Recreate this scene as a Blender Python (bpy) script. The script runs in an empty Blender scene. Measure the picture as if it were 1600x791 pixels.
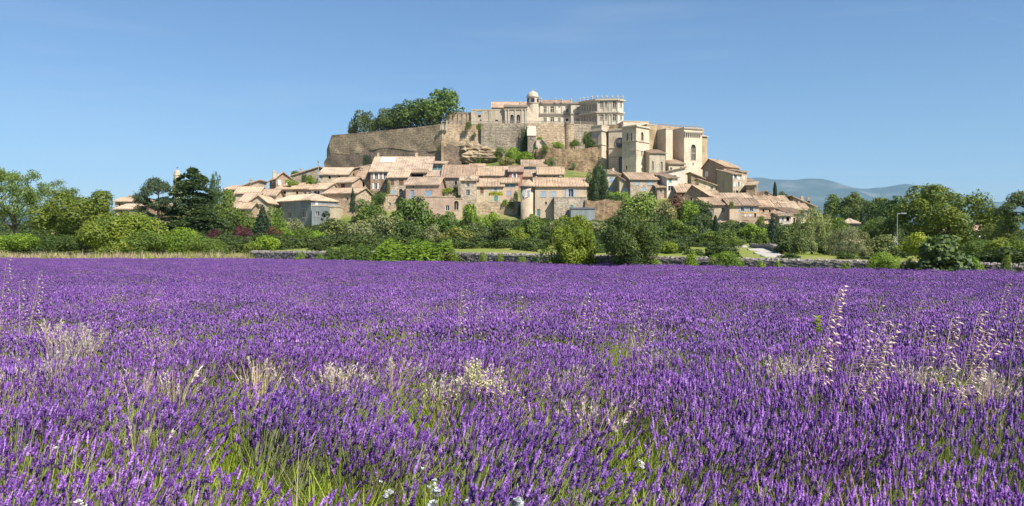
import bpy, math, random
import numpy as np
from mathutils import Vector

random.seed(11)
rng = np.random.default_rng(11)
SC = bpy.context.scene
COL = SC.collection

# ---------------------------------------------------------------- camera, sky, sun, exposure
F, HZ, CAMZ = 1250.0, 384.0, 1.75          # focal length and horizon in picture pixels (1600 wide), eye height in metres
cam = bpy.data.cameras.new('camera')
cam.sensor_width = 36.0
cam.lens = 36.0 * F / 1600.0
cam.shift_y = -(395.5 - HZ) / 1600.0
cam.clip_start, cam.clip_end = 0.1, 60000.0
cam_o = bpy.data.objects.new('camera', cam)
cam_o.location = (0, 0, CAMZ)
cam_o.rotation_euler = (math.pi / 2, 0, 0)
COL.objects.link(cam_o)
SC.camera = cam_o

SUN_EL = math.radians(48)
SUN_H = Vector((0.68, -0.73)).normalized()           # horizontal direction towards the sun
to_sun = Vector((SUN_H.x * math.cos(SUN_EL), SUN_H.y * math.cos(SUN_EL), math.sin(SUN_EL)))
world = bpy.data.worlds.new('World')
SC.world = world
world.use_nodes = True
wn, wl = world.node_tree.nodes, world.node_tree.links
wn.clear()
sky = wn.new('ShaderNodeTexSky')
sky.sky_type = 'NISHITA'
sky.sun_disc = False
sky.sun_elevation = SUN_EL
sky.sun_rotation = math.atan2(SUN_H.x, SUN_H.y)
sky.altitude = 200
sky.air_density, sky.dust_density, sky.ozone_density = 1.15, 0.35, 8.0
bg = wn.new('ShaderNodeBackground')
bg.inputs['Strength'].default_value = 0.076
wo = wn.new('ShaderNodeOutputWorld')
# a few thin veils of high cloud, spread over the whole sky
wtc = wn.new('ShaderNodeTexCoord')
wmp = wn.new('ShaderNodeMapping')
wmp.inputs['Scale'].default_value = (1.6, 1.6, 15.0)
wmp.inputs['Rotation'].default_value = (0.04, 0.03, 0.5)
wnz = wn.new('ShaderNodeTexNoise')
wnz.inputs['Scale'].default_value = 1.7
wnz.inputs['Detail'].default_value = 7
wnz.inputs['Roughness'].default_value = 0.55
wrp = wn.new('ShaderNodeValToRGB')
wrp.color_ramp.elements[0].position, wrp.color_ramp.elements[0].color = 0.54, (0, 0, 0, 1)
wrp.color_ramp.elements[1].position, wrp.color_ramp.elements[1].color = 0.85, (0.16, 0.16, 0.16, 1)
wmx = wn.new('ShaderNodeMix')
wmx.data_type = 'RGBA'
wl.new(wtc.outputs['Generated'], wmp.inputs['Vector'])
wl.new(wmp.outputs[0], wnz.inputs['Vector'])
wl.new(wnz.outputs['Fac'], wrp.inputs[0])
wl.new(wrp.outputs[0], wmx.inputs[0])
wl.new(sky.outputs[0], wmx.inputs[6])
wmx.inputs[7].default_value = (6.0, 6.4, 6.8, 1)
wl.new(wmx.outputs[2], bg.inputs[0])
wl.new(bg.outputs[0], wo.inputs[0])

sun = bpy.data.lights.new('sun', 'SUN')
sun.energy = 5.0
sun.angle = math.radians(0.5)
sun.color = (1.0, 0.95, 0.86)
sun_o = bpy.data.objects.new('sun', sun)
sun_o.rotation_euler = (-to_sun).to_track_quat('-Z', 'Y').to_euler()
sun_o.location = (40, -60, 120)
COL.objects.link(sun_o)

vs = SC.view_settings
vs.view_transform = 'Standard'
vs.look = 'None'
vs.exposure = 0.7
vs.gamma = 1.0
vs.use_curve_mapping = False
cy = SC.cycles
cy.use_denoising = True
cy.max_bounces, cy.diffuse_bounces, cy.glossy_bounces = 6, 3, 2
cy.transmission_bounces, cy.transparent_max_bounces, cy.volume_bounces = 3, 8, 1
cy.use_adaptive_sampling = True
cy.adaptive_threshold = 0.02


def P(px, py, Y):
    """world point that a picture pixel shows at depth Y"""
    return Vector(((px - 800) / F * Y, Y, CAMZ + (HZ - py) / F * Y))


def zat(py, Y):
    return CAMZ + (HZ - py) / F * Y


# ---------------------------------------------------------------- materials
MATS = {}


def new_mat(name):
    m = bpy.data.materials.new(name)
    m.use_nodes = True
    m.node_tree.nodes.clear()
    MATS[name] = m
    return m, m.node_tree.nodes, m.node_tree.links


def ramp(n, l, src, stops):
    r = n.new('ShaderNodeValToRGB')
    els = r.color_ramp.elements
    while len(els) < len(stops):
        els.new(0.5)
    for e, (p, c) in zip(els, stops):
        e.position = p
        e.color = (*c, 1) if len(c) == 3 else c
    l.new(src, r.inputs[0])
    return r.outputs[0]


def noise(n, l, vec, scale, detail=4, rough=0.6, out='Fac'):
    t = n.new('ShaderNodeTexNoise')
    t.inputs['Scale'].default_value = scale
    t.inputs['Detail'].default_value = detail
    t.inputs['Roughness'].default_value = rough
    if vec is not None:
        l.new(vec, t.inputs['Vector'])
    return t.outputs[out]


def mapping(n, l, vec, scale, rot=(0, 0, 0)):
    mp = n.new('ShaderNodeMapping')
    mp.inputs['Scale'].default_value = scale
    mp.inputs['Rotation'].default_value = rot
    l.new(vec, mp.inputs['Vector'])
    return mp.outputs[0]


def mixc(n, l, fac, a, b, mode='MIX'):
    m = n.new('ShaderNodeMix')
    m.data_type = 'RGBA'
    m.blend_type = mode
    for sock, v in ((m.inputs[0], fac), (m.inputs[6], a), (m.inputs[7], b)):
        if hasattr(v, 'is_linked') or hasattr(v, 'links'):
            l.new(v, sock)
        elif isinstance(v, (int, float)):
            sock.default_value = v
        else:
            sock.default_value = (*v, 1)
    return m.outputs[2]


def finish(n, l, color, rough=0.9, bump=None, bstr=0.3, bdist=0.1, spec=0.2):
    b = n.new('ShaderNodeBsdfPrincipled')
    o = n.new('ShaderNodeOutputMaterial')
    if hasattr(color, 'links'):
        l.new(color, b.inputs['Base Color'])
    else:
        b.inputs['Base Color'].default_value = (*color, 1)
    b.inputs['Roughness'].default_value = rough
    b.inputs['Specular IOR Level'].default_value = spec
    if bump is not None:
        bn = n.new('ShaderNodeBump')
        bn.inputs['Strength'].default_value = bstr
        bn.inputs['Distance'].default_value = bdist
        l.new(bump, bn.inputs['Height'])
        l.new(bn.outputs[0], b.inputs['Normal'])
    l.new(b.outputs[0], o.inputs[0])
    return b


def plain(name, c, rough=0.8, spec=0.2):
    m, n, l = new_mat(name)
    pos = n.new('ShaderNodeNewGeometry').outputs['Position']
    f = noise(n, l, pos, 3.0, 3)
    d = tuple(x * 0.72 for x in c)
    e = tuple(min(1, x * 1.15) for x in c)
    finish(n, l, ramp(n, l, f, [(0.3, d), (0.7, e)]), rough, f, 0.15, 0.02, spec)
    return m


def masonry(name, c, dark, rubble=0.0, course=0.0, streak=0.35, patch=0.5, tint=0.12):
    """wall surface: render or stone with blotches, run-off streaks and, where asked, rubble cells or courses"""
    m, n, l = new_mat(name)
    geo = n.new('ShaderNodeNewGeometry')
    pos = geo.outputs['Position']
    oi = n.new('ShaderNodeObjectInfo')
    big = noise(n, l, pos, 0.22, 5, 0.65)
    light = tuple(min(1, x * 1.2) for x in c)
    col = ramp(n, l, big, [(0.33, dark), (0.33 + patch * 0.3, c), (0.78, light)])
    st = noise(n, l, mapping(n, l, pos, (1.1, 1.1, 0.07)), 1.0, 4, 0.7)
    sfac = ramp(n, l, st, [(0.42, (streak,) * 3), (0.6, (0, 0, 0))])
    col = mixc(n, l, sfac, col, tuple(x * 0.55 for x in dark))
    fine = noise(n, l, pos, 3.2, 4, 0.7)
    fcol = ramp(n, l, fine, [(0.25, (0.62,) * 3), (0.75, (1.3, 1.27, 1.22))])
    col = mixc(n, l, 0.8, col, fcol, 'MULTIPLY')
    bump = fine
    if rubble > 0:
        v = n.new('ShaderNodeTexVoronoi')
        v.inputs['Scale'].default_value = rubble
        l.new(mapping(n, l, pos, (1, 1, 1.7)), v.inputs['Vector'])
        hsv = n.new('ShaderNodeSeparateColor')
        l.new(v.outputs['Color'], hsv.inputs[0])
        cell = ramp(n, l, hsv.outputs[0], [(0.0, (0.58, 0.56, 0.55)), (1.0, (1.35, 1.3, 1.22))])
        col = mixc(n, l, 0.75, col, cell, 'MULTIPLY')
        bump = v.outputs['Distance']
    if course > 0:
        w = n.new('ShaderNodeTexWave')
        w.bands_direction = 'Z'
        w.inputs['Scale'].default_value = course
        w.inputs['Distortion'].default_value = 1.2
        w.inputs['Detail'].default_value = 3
        l.new(pos, w.inputs['Vector'])
        cc = ramp(n, l, w.outputs['Fac'], [(0.0, (0.72, 0.7, 0.68)), (0.35, (1.06, 1.05, 1.03))])
        col = mixc(n, l, 0.6, col, cc, 'MULTIPLY')
    rv = ramp(n, l, oi.outputs['Random'], [(0, (1 - tint, 1 - tint * 1.1, 1 - tint * 1.2)), (1, (1 + tint, 1 + tint * 0.9, 1 + tint * 0.7))])
    col = mixc(n, l, 1.0, col, rv, 'MULTIPLY')
    finish(n, l, col, 0.93, bump, 0.5, 0.12, 0.1)
    return m


def tile_roof(name, c, dark, axis):
    """canal-tile roof far away: rows run down the slope, tiles weathered one by one"""
    m, n, l = new_mat(name)
    tc = n.new('ShaderNodeTexCoord')
    oi = n.new('ShaderNodeObjectInfo')
    pos = tc.outputs['Object']
    sc = (3.2, 1.4, 1.4) if axis == 'x' else (1.4, 3.2, 1.4)
    t1 = noise(n, l, mapping(n, l, pos, sc), 1.3, 4, 0.75)
    col = ramp(n, l, t1, [(0.3, dark), (0.5, c), (0.72, tuple(min(1, x * 1.25) for x in c))])
    geo = n.new('ShaderNodeNewGeometry').outputs['Position']
    big = noise(n, l, geo, 0.3, 4, 0.6)
    b2 = ramp(n, l, big, [(0.3, (0.55, 0.54, 0.54)), (0.5, (0.92, 0.92, 0.92)), (0.72, (1.2, 1.15, 1.08))])
    col = mixc(n, l, 0.9, col, b2, 'MULTIPLY')
    w = n.new('ShaderNodeTexWave')
    w.bands_direction = axis.upper()
    w.inputs['Scale'].default_value = 1.05
    w.inputs['Distortion'].default_value = 0.5
    l.new(pos, w.inputs['Vector'])
    ws = ramp(n, l, w.outputs['Fac'], [(0.0, (0.66, 0.63, 0.6)), (0.5, (1.06, 1.06, 1.06))])
    col = mixc(n, l, 0.8, col, ws, 'MULTIPLY')
    rv = ramp(n, l, oi.outputs['Random'], [(0, (0.82, 0.8, 0.8)), (0.5, (1, 1, 1)), (1, (1.12, 1.1, 1.04))])
    col = mixc(n, l, 1.0, col, rv, 'MULTIPLY')
    finish(n, l, col, 0.9, w.outputs['Fac'], 0.7, 0.08, 0.15)
    return m


masonry('ochre', (0.53, 0.43, 0.32), (0.38, 0.295, 0.21), rubble=0, streak=0.2)
masonry('stone', (0.46, 0.37, 0.275), (0.29, 0.225, 0.165), rubble=2.2, streak=0.2)
masonry('greystone', (0.43, 0.375, 0.305), (0.28, 0.24, 0.195), rubble=2.2, streak=0.2)
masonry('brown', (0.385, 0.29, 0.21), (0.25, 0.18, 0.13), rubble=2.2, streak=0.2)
masonry('cream', (0.55, 0.475, 0.345), (0.4, 0.33, 0.235), streak=0.25)
masonry('pink', (0.52, 0.385, 0.30), (0.38, 0.275, 0.21), streak=0.25)
masonry('rose', (0.4, 0.2, 0.15), (0.26, 0.13, 0.1), streak=0.25)
masonry('whitewash', (0.66, 0.61, 0.53), (0.5, 0.45, 0.37), streak=0.25)
masonry('bluegrey', (0.245, 0.275, 0.29), (0.17, 0.185, 0.195), streak=0.3)
masonry('castle', (0.56, 0.495, 0.395), (0.39, 0.34, 0.265), course=0.6, streak=0.3)
masonry('castle_pale', (0.64, 0.595, 0.5), (0.47, 0.43, 0.355), course=0.6, streak=0.25)
masonry('ashlar', (0.68, 0.58, 0.455), (0.52, 0.425, 0.32), course=0.5, streak=0.16)
masonry('ashlar_old', (0.50, 0.395, 0.25), (0.29, 0.215, 0.13), course=0.5, streak=0.35)
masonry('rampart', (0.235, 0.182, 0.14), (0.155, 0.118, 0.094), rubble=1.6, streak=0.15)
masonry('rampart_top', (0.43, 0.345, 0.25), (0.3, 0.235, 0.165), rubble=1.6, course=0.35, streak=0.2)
masonry('rampart_grey', (0.34, 0.3, 0.24), (0.22, 0.19, 0.155), rubble=1.6, course=0.3, streak=0.3)
masonry('rubble', (0.34, 0.25, 0.16), (0.16, 0.115, 0.075), rubble=1.1, streak=0.4)
masonry('rock', (0.36, 0.29, 0.2), (0.17, 0.13, 0.09), rubble=0.5, streak=0.3)
masonry('drystone', (0.25, 0.24, 0.23), (0.14, 0.135, 0.13), rubble=4.0, streak=0.3, tint=0.05)
masonry('coping', (0.3, 0.28, 0.26), (0.17, 0.16, 0.15), rubble=5.0, streak=0.1, tint=0.05)
for ax in 'xy':
    tile_roof('tile_' + ax, (0.46, 0.345, 0.245), (0.26, 0.18, 0.122), ax)
    tile_roof('tileold_' + ax, (0.40, 0.305, 0.215), (0.22, 0.16, 0.11), ax)
    tile_roof('tilepale_' + ax, (0.52, 0.405, 0.3), (0.31, 0.23, 0.165), ax)
    tile_roof('tilered_' + ax, (0.5, 0.36, 0.265), (0.33, 0.23, 0.165), ax)
plain('metal_sheet', (0.72, 0.7, 0.66), 0.5)
plain('paint_white', (0.74, 0.72, 0.68), 0.6)
plain('paint_blue', (0.24, 0.37, 0.52), 0.6)
plain('paint_paleblue', (0.34, 0.43, 0.52), 0.6)
plain('paint_teal', (0.12, 0.3, 0.3), 0.6)
plain('paint_brown', (0.2, 0.105, 0.06), 0.7)
plain('paint_red', (0.2, 0.045, 0.035), 0.7)
plain('paint_tan', (0.45, 0.33, 0.23), 0.7)
plain('paint_grey', (0.24, 0.25, 0.27), 0.7)
plain('ochre_band', (0.62, 0.4, 0.17), 0.8)
plain('iron', (0.05, 0.05, 0.055), 0.5, 0.5)
plain('galvanised', (0.28, 0.3, 0.3), 0.5, 0.4)
plain('trim', (0.52, 0.455, 0.35), 0.9)
plain('trim_old', (0.33, 0.285, 0.225), 0.9)
plain('slate', (0.12, 0.125, 0.135), 0.7)
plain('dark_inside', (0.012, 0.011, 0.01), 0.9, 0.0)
plain('bark', (0.12, 0.09, 0.065), 0.95)
plain('gravel', (0.46, 0.42, 0.37), 0.95)
plain('straw', (0.62, 0.48, 0.28), 0.8)
plain('terracotta_pot', (0.5, 0.25, 0.14), 0.9)
m, n, l = new_mat('glass')
finish(n, l, (0.025, 0.03, 0.036), 0.12, None, spec=0.6)
m, n, l = new_mat('glass_teal')
finish(n, l, (0.1, 0.2, 0.21), 0.2, None, spec=0.6)


def leaf_mat(name, rough=0.55, trans=0.22):
    """leaf colour comes from the object's own colour, varied leaf by leaf and clump by clump"""
    m, n, l = new_mat(name)
    oi = n.new('ShaderNodeObjectInfo')
    at = n.new('ShaderNodeAttribute')
    at.attribute_name = 'rnd'
    var = ramp(n, l, at.outputs['Fac'], [(0, (0.6, 0.66, 0.6)), (0.5, (1, 1, 1)), (1, (1.5, 1.36, 1.05))])
    col = mixc(n, l, 1.0, oi.outputs['Color'], var, 'MULTIPLY')
    pos = n.new('ShaderNodeNewGeometry').outputs['Position']
    cl = noise(n, l, pos, 0.55, 3, 0.6)
    cv = ramp(n, l, cl, [(0.35, (0.76, 0.82, 0.86)), (0.65, (1.2, 1.12, 0.95))])
    col = mixc(n, l, 1.0, col, cv, 'MULTIPLY')
    b = n.new('ShaderNodeBsdfPrincipled')
    b.inputs['Roughness'].default_value = rough
    b.inputs['Specular IOR Level'].default_value = 0.25
    t = n.new('ShaderNodeBsdfTranslucent')
    mx = n.new('ShaderNodeMixShader')
    mx.inputs[0].default_value = trans
    o = n.new('ShaderNodeOutputMaterial')
    l.new(col, b.inputs['Base Color'])
    tc = mixc(n, l, 1.0, col, (1.25, 1.3, 0.7), 'MULTIPLY')
    l.new(tc, t.inputs['Color'])
    l.new(b.outputs[0], mx.inputs[1])
    l.new(t.outputs[0], mx.inputs[2])
    l.new(mx.outputs[0], o.inputs[0])
    return m


leaf_mat('leaf')
m, n, l = new_mat('vapour')
d_ = n.new('ShaderNodeBsdfDiffuse')
t_ = n.new('ShaderNodeBsdfTransparent')
x_ = n.new('ShaderNodeMixShader')
x_.inputs[0].default_value = 0.06
o_ = n.new('ShaderNodeOutputMaterial')
l.new(t_.outputs[0], x_.inputs[1])
l.new(d_.outputs[0], x_.inputs[2])
l.new(x_.outputs[0], o_.inputs[0])


def blade_mat(name, c0, c1, c2, trans=0.3, scale=0.8, rough=0.6):
    """small plant pieces scattered as copies: colour varies by copy, by piece and in patches over the field"""
    m, n, l = new_mat(name)
    oi = n.new('ShaderNodeObjectInfo')
    at = n.new('ShaderNodeAttribute')
    at.attribute_name = 'rnd'
    col = ramp(n, l, at.outputs['Fac'], [(0, c0), (0.5, c1), (1, c2)])
    rv = ramp(n, l, oi.outputs['Random'], [(0, (0.78, 0.78, 0.82)), (1, (1.2, 1.16, 1.14))])
    col = mixc(n, l, 1.0, col, rv, 'MULTIPLY')
    pos = n.new('ShaderNodeNewGeometry').outputs['Position']
    cl = noise(n, l, pos, scale, 3, 0.6)
    cv = ramp(n, l, cl, [(0.35, (0.82, 0.86, 0.9)), (0.65, (1.14, 1.1, 1.08))])
    col = mixc(n, l, 1.0, col, cv, 'MULTIPLY')
    b = n.new('ShaderNodeBsdfPrincipled')
    b.inputs['Roughness'].default_value = rough
    b.inputs['Specular IOR Level'].default_value = 0.2
    l.new(col, b.inputs['Base Color'])
    t = n.new('ShaderNodeBsdfTranslucent')
    l.new(col, t.inputs['Color'])
    mx = n.new('ShaderNodeMixShader')
    mx.inputs[0].default_value = trans
    o = n.new('ShaderNodeOutputMaterial')
    l.new(b.outputs[0], mx.inputs[1])
    l.new(t.outputs[0], mx.inputs[2])
    l.new(mx.outputs[0], o.inputs[0])
    return m


blade_mat('lavender_flower', (0.092, 0.032, 0.2), (0.225, 0.085, 0.38), (0.51, 0.31, 0.67), 0.2)
blade_mat('lavender_stem', (0.19, 0.24, 0.06), (0.37, 0.41, 0.16), (0.58, 0.58, 0.34), 0.35)
blade_mat('grass_green', (0.14, 0.23, 0.012), (0.28, 0.4, 0.02), (0.55, 0.58, 0.13), 0.45)
blade_mat('undergrowth', (0.035, 0.06, 0.017), (0.07, 0.105, 0.026), (0.14, 0.18, 0.045), 0.2, 0.12)
blade_mat('grass_dry', (0.42, 0.31, 0.16), (0.62, 0.5, 0.3), (0.78, 0.66, 0.46), 0.3)
blade_mat('oat', (0.56, 0.44, 0.33), (0.74, 0.62, 0.5), (0.85, 0.76, 0.66), 0.35)
blade_mat('cream_flower', (0.6, 0.54, 0.26), (0.76, 0.7, 0.42), (0.84, 0.8, 0.56), 0.3)
blade_mat('white_petal', (0.7, 0.68, 0.6), (0.8, 0.79, 0.72), (0.85, 0.84, 0.8), 0.3)


# ---------------------------------------------------------------- mesh helpers
class MB:
    def __init__(s):
        s.v, s.f = [], []

    def add(s, vs, fs):
        b = len(s.v)
        s.v += [tuple(p) for p in vs]
        s.f += [tuple(i + b for i in q) for q in fs]

    def poly(s, *pts):
        s.add(pts, [tuple(range(len(pts)))])

    def box(s, x0, x1, y0, y1, z0, z1):
        s.add([(x, y, z) for z in (z0, z1) for y in (y0, y1) for x in (x0, x1)],
              [(0, 2, 3, 1), (4, 5, 7, 6), (0, 1, 5, 4), (2, 6, 7, 3), (0, 4, 6, 2), (1, 3, 7, 5)])

    def obox(s, O, U, N, u0, u1, z0, z1, d0, d1):
        """box on a wall face: u along the wall, z up, d outwards"""
        vs = []
        for z in (z0, z1):
            for d in (d0, d1):
                for u in (u0, u1):
                    vs.append((O[0] + U[0] * u + N[0] * d, O[1] + U[1] * u + N[1] * d, z))
        s.add(vs, [(0, 2, 3, 1), (4, 5, 7, 6), (0, 1, 5, 4), (2, 6, 7, 3), (0, 4, 6, 2), (1, 3, 7, 5)])

    def slab(s, pts, th):
        k = len(pts)
        lo = [(p[0], p[1], p[2] - th) for p in pts]
        s.add(list(pts) + lo, [tuple(range(k)), tuple(range(2 * k - 1, k - 1, -1))] +
              [(i, (i + 1) % k, k + (i + 1) % k, k + i) for i in range(k)])

    def tube(s, p0, p1, r0, r1, n=6):
        p0, p1 = Vector(p0), Vector(p1)
        d = (p1 - p0).normalized()
        a = d.cross(Vector((0.31, 0.17, 0.93)))
        if a.length < 0.05:
            a = d.cross(Vector((1, 0, 0)))
        a.normalize()
        b = d.cross(a)
        vs = []
        for p, r in ((p0, r0), (p1, r1)):
            for i in range(n):
                t = 2 * math.pi * i / n
                vs.append(p + (a * math.cos(t) + b * math.sin(t)) * r)
        s.add(vs, [(i, (i + 1) % n, n + (i + 1) % n, n + i) for i in range(n)] + [tuple(range(n - 1, -1, -1)), tuple(range(n, 2 * n))])

    def lathe(s, prof, n=16, c=(0, 0)):
        vs = []
        for r, z in prof:
            for i in range(n):
                t = 2 * math.pi * i / n
                vs.append((c[0] + r * math.cos(t), c[1] + r * math.sin(t), z))
        fs = []
        for k in range(len(prof) - 1):
            for i in range(n):
                j = (i + 1) % n
                fs.append((k * n + i, k * n + j, (k + 1) * n + j, (k + 1) * n + i))
        fs.append(tuple((len(prof) - 1) * n + i for i in range(n)))
        s.add(vs, fs)

    def build(s, name, mat, parent=None, loc=None, rz=0.0, smooth=False):
        me = bpy.data.meshes.new(name)
        me.from_pydata(s.v, [], s.f)
        me.materials.append(MATS[mat])
        if smooth:
            me.shade_smooth()
        return link(name, me, parent, loc, rz)


def link(name, data, parent=None, loc=None, rz=0.0):
    o = bpy.data.objects.new(name, data)
    COL.objects.link(o)
    if parent is not None:
        o.parent = parent
    if loc is not None:
        o.location = Vector(loc) - (Vector(parent.location) if parent is not None else Vector())
    o.rotation_euler = (0, 0, rz)
    return o


def tag(o, label=None, cat=None, group=None, kind=None):
    for k, v in (('label', label), ('category', cat), ('group', group), ('kind', kind)):
        if v:
            o[k] = v
    return o


def root(name, loc, label, cat, group=None):
    o = link(name, None, None, loc)
    o.empty_display_size = 0.5
    return tag(o, label, cat, group)


def fast_mesh(name, V, Fq, mats, rnd=None, midx=None):
    """numpy vertices and equal-sized polygons to a mesh"""
    V = np.asarray(V, dtype=np.float32)
    Fq = np.asarray(Fq, dtype=np.int32)
    me = bpy.data.meshes.new(name)
    k = Fq.shape[1]
    me.vertices.add(len(V))
    me.vertices.foreach_set('co', V.ravel())
    me.loops.add(Fq.size)
    me.loops.foreach_set('vertex_index', Fq.ravel())
    me.polygons.add(len(Fq))
    me.polygons.foreach_set('loop_start', np.arange(0, Fq.size, k, dtype=np.int32))
    for mname in mats:
        me.materials.append(MATS[mname])
    if midx is not None:
        me.polygons.foreach_set('material_index', np.asarray(midx, dtype=np.int32))
    if rnd is not None:
        a = me.attributes.new('rnd', 'FLOAT', 'FACE')
        a.data.foreach_set('value', np.asarray(rnd, dtype=np.float32))
    me.update(calc_edges=True)
    me.validate()
    return me

# ---------------------------------------------------------------- buildings
GP = []        # ground control points gathered from everything that stands on the hill


def wallface(mb, O, U, W, z0, z1, rects, N, reveal):
    us = sorted({0.0, W} | {min(max(r[i], 0), W) for r in rects for i in (0, 1)})
    zs = sorted({z0, z1} | {min(max(r[i], z0), z1) for r in rects for i in (2, 3)})
    pt = lambda u, z, d=0.0: (O[0] + U[0] * u + N[0] * d, O[1] + U[1] * u + N[1] * d, z)
    for a, b in zip(us, us[1:]):
        for c, d in zip(zs, zs[1:]):
            mu, mz = (a + b) / 2, (c + d) / 2
            if any(r[0] < mu < r[1] and r[2] < mz < r[3] for r in rects):
                continue
            mb.poly(pt(a, c), pt(b, c), pt(b, d), pt(a, d))
    for a, b, c, d in [r[:4] for r in rects]:
        e = -reveal
        mb.poly(pt(a, c), pt(a, d), pt(a, d, e), pt(a, c, e))
        mb.poly(pt(b, c), pt(b, c, e), pt(b, d, e), pt(b, d))
        mb.poly(pt(a, c), pt(a, c, e), pt(b, c, e), pt(b, c))
        mb.poly(pt(a, d), pt(b, d), pt(b, d, e), pt(a, d, e))


def tile_rows(r, A, B, C, D, seed=0):
    """raised rows of curved tiles down a roof slope; A-B is the eave, D-C the ridge"""
    A, B, C, D = map(Vector, (A, B, C, D))
    rs = random.Random(seed)
    L = (B - A).length
    n_ = max(2, int(L / 0.46))
    e = (B - A).normalized() * 0.13
    for i in range(n_):
        u = (i + 0.5 + rs.uniform(-0.08, 0.08)) / n_
        p, q = A.lerp(B, u), D.lerp(C, u)
        d = (q - p)
        p = p - d.normalized() * rs.uniform(-0.02, 0.1)
        up = Vector((0, 0, rs.uniform(0.07, 0.13)))
        r.add([p - e, p + up, p + e, q - e, q + up, q + e], [(0, 1, 4, 3), (1, 2, 5, 4), (0, 2, 1), (3, 4, 5)])


SHUT = {'b': 'paint_blue', 'p': 'paint_paleblue', 'w': 'paint_white', 't': 'paint_teal', 'n': 'paint_brown', 'r': 'paint_red', 'y': 'paint_tan', 'g': 'paint_grey'}


def window(par, O, U, N, uc, zc, w, h, kind, loc, rz):
    """kind: c? closed shutters, o? open shutters, s? solid door (?: colour), w plain casement, d dark opening, k teal glazing, a arched, m stone cross"""
    u0, u1, z0, z1 = uc - w / 2, uc + w / 2, zc - h / 2, zc + h / 2
    rev = 0.3
    if kind == 'x':
        return
    fr = MB()
    t = min(0.1, w * 0.12)
    if kind in 'am':
        fm = 'trim'
        fr.obox(O, U, N, u0 - 0.22, u0 - 0.002, z0, z1, -0.02, 0.07)
        fr.obox(O, U, N, u1 + 0.002, u1 + 0.22, z0, z1, -0.02, 0.07)
        fr.obox(O, U, N, u0 - 0.3, u1 + 0.3, z0 - 0.2, z0 - 0.004, -0.02, 0.12)
        if kind == 'm':
            fr.obox(O, U, N, u0 - 0.3, u1 + 0.3, z1 + 0.004, z1 + 0.2, -0.02, 0.14)
            fr.obox(O, U, N, uc - 0.1, uc + 0.1, z0, z1, -0.26, -0.1)
            fr.obox(O, U, N, u0, u1, z0 + h * 0.62, z0 + h * 0.62 + 0.18, -0.262, -0.098)
        else:
            fr.obox(O, U, N, uc - 0.05, uc + 0.05, z0, z1 + w * 0.45, -0.26, -0.16)
    else:
        fm = 'paint_white' if kind[0] in 'owk' else 'trim'
        fr.obox(O, U, N, u0, u0 + t, z0, z1, -rev + 0.06, -rev + 0.14)
        fr.obox(O, U, N, u1 - t, u1, z0, z1, -rev + 0.06, -rev + 0.14)
        fr.obox(O, U, N, u0 + t, u1 - t, z1 - t, z1, -rev + 0.06, -rev + 0.14)
        if kind[0] != 'd':
            fr.obox(O, U, N, uc - t / 2, uc + t / 2, z0 + t, z1 - t, -rev + 0.06, -rev + 0.14)
        if kind[0] != 's' and h > 0.7:
            fr.obox(O, U, N, u0 - 0.1, u1 + 0.1, z0 - 0.12, z0 - 0.003, -0.02, 0.09)
    win = fr.build('door' if kind[0] == 's' else 'window', fm, par, loc, rz)
    pm = MB()
    zt = z1 + (w * 0.5 if kind == 'a' else 0)
    pm.obox(O, U, N, u0 - 0.02, u1 + 0.02, z0 - 0.02, zt + 0.02, -rev - 0.04, -rev)
    pm.build('pane', {'d': 'dark_inside', 'k': 'glass_teal'}.get(kind[0], 'glass'), win)
    if kind[0] in 'co':
        sm = SHUT[kind[1]]
        for sg in (-1, 1):
            s = MB()
            if kind[0] == 'c':
                a, b = (u0 + 0.01, uc - 0.015) if sg < 0 else (uc + 0.015, u1 - 0.01)
                s.obox(O, U, N, a, b, z0 + 0.01, z1 - 0.01, -0.1, -0.05)
            else:
                a, b = (u0 - w * 0.52, u0 - 0.02) if sg < 0 else (u1 + 0.02, u1 + w * 0.52)
                s.obox(O, U, N, a, b, z0, z1, 0.02, 0.07)
            for q in (0.2, 0.75):
                d0 = -0.05 if kind[0] == 'c' else 0.07
                s.obox(O, U, N, a + 0.05, b - 0.05, z0 + h * q, z0 + h * q + 0.1, d0, d0 + 0.025)
            s.build('shutter', sm, win)
    if kind[0] == 's':
        s = MB()
        s.obox(O, U, N, u0 + 0.03, u1 - 0.03, z0, z1 - 0.03, -0.22, -0.16)
        s.build('door_leaf', SHUT[kind[1]], win)


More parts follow.
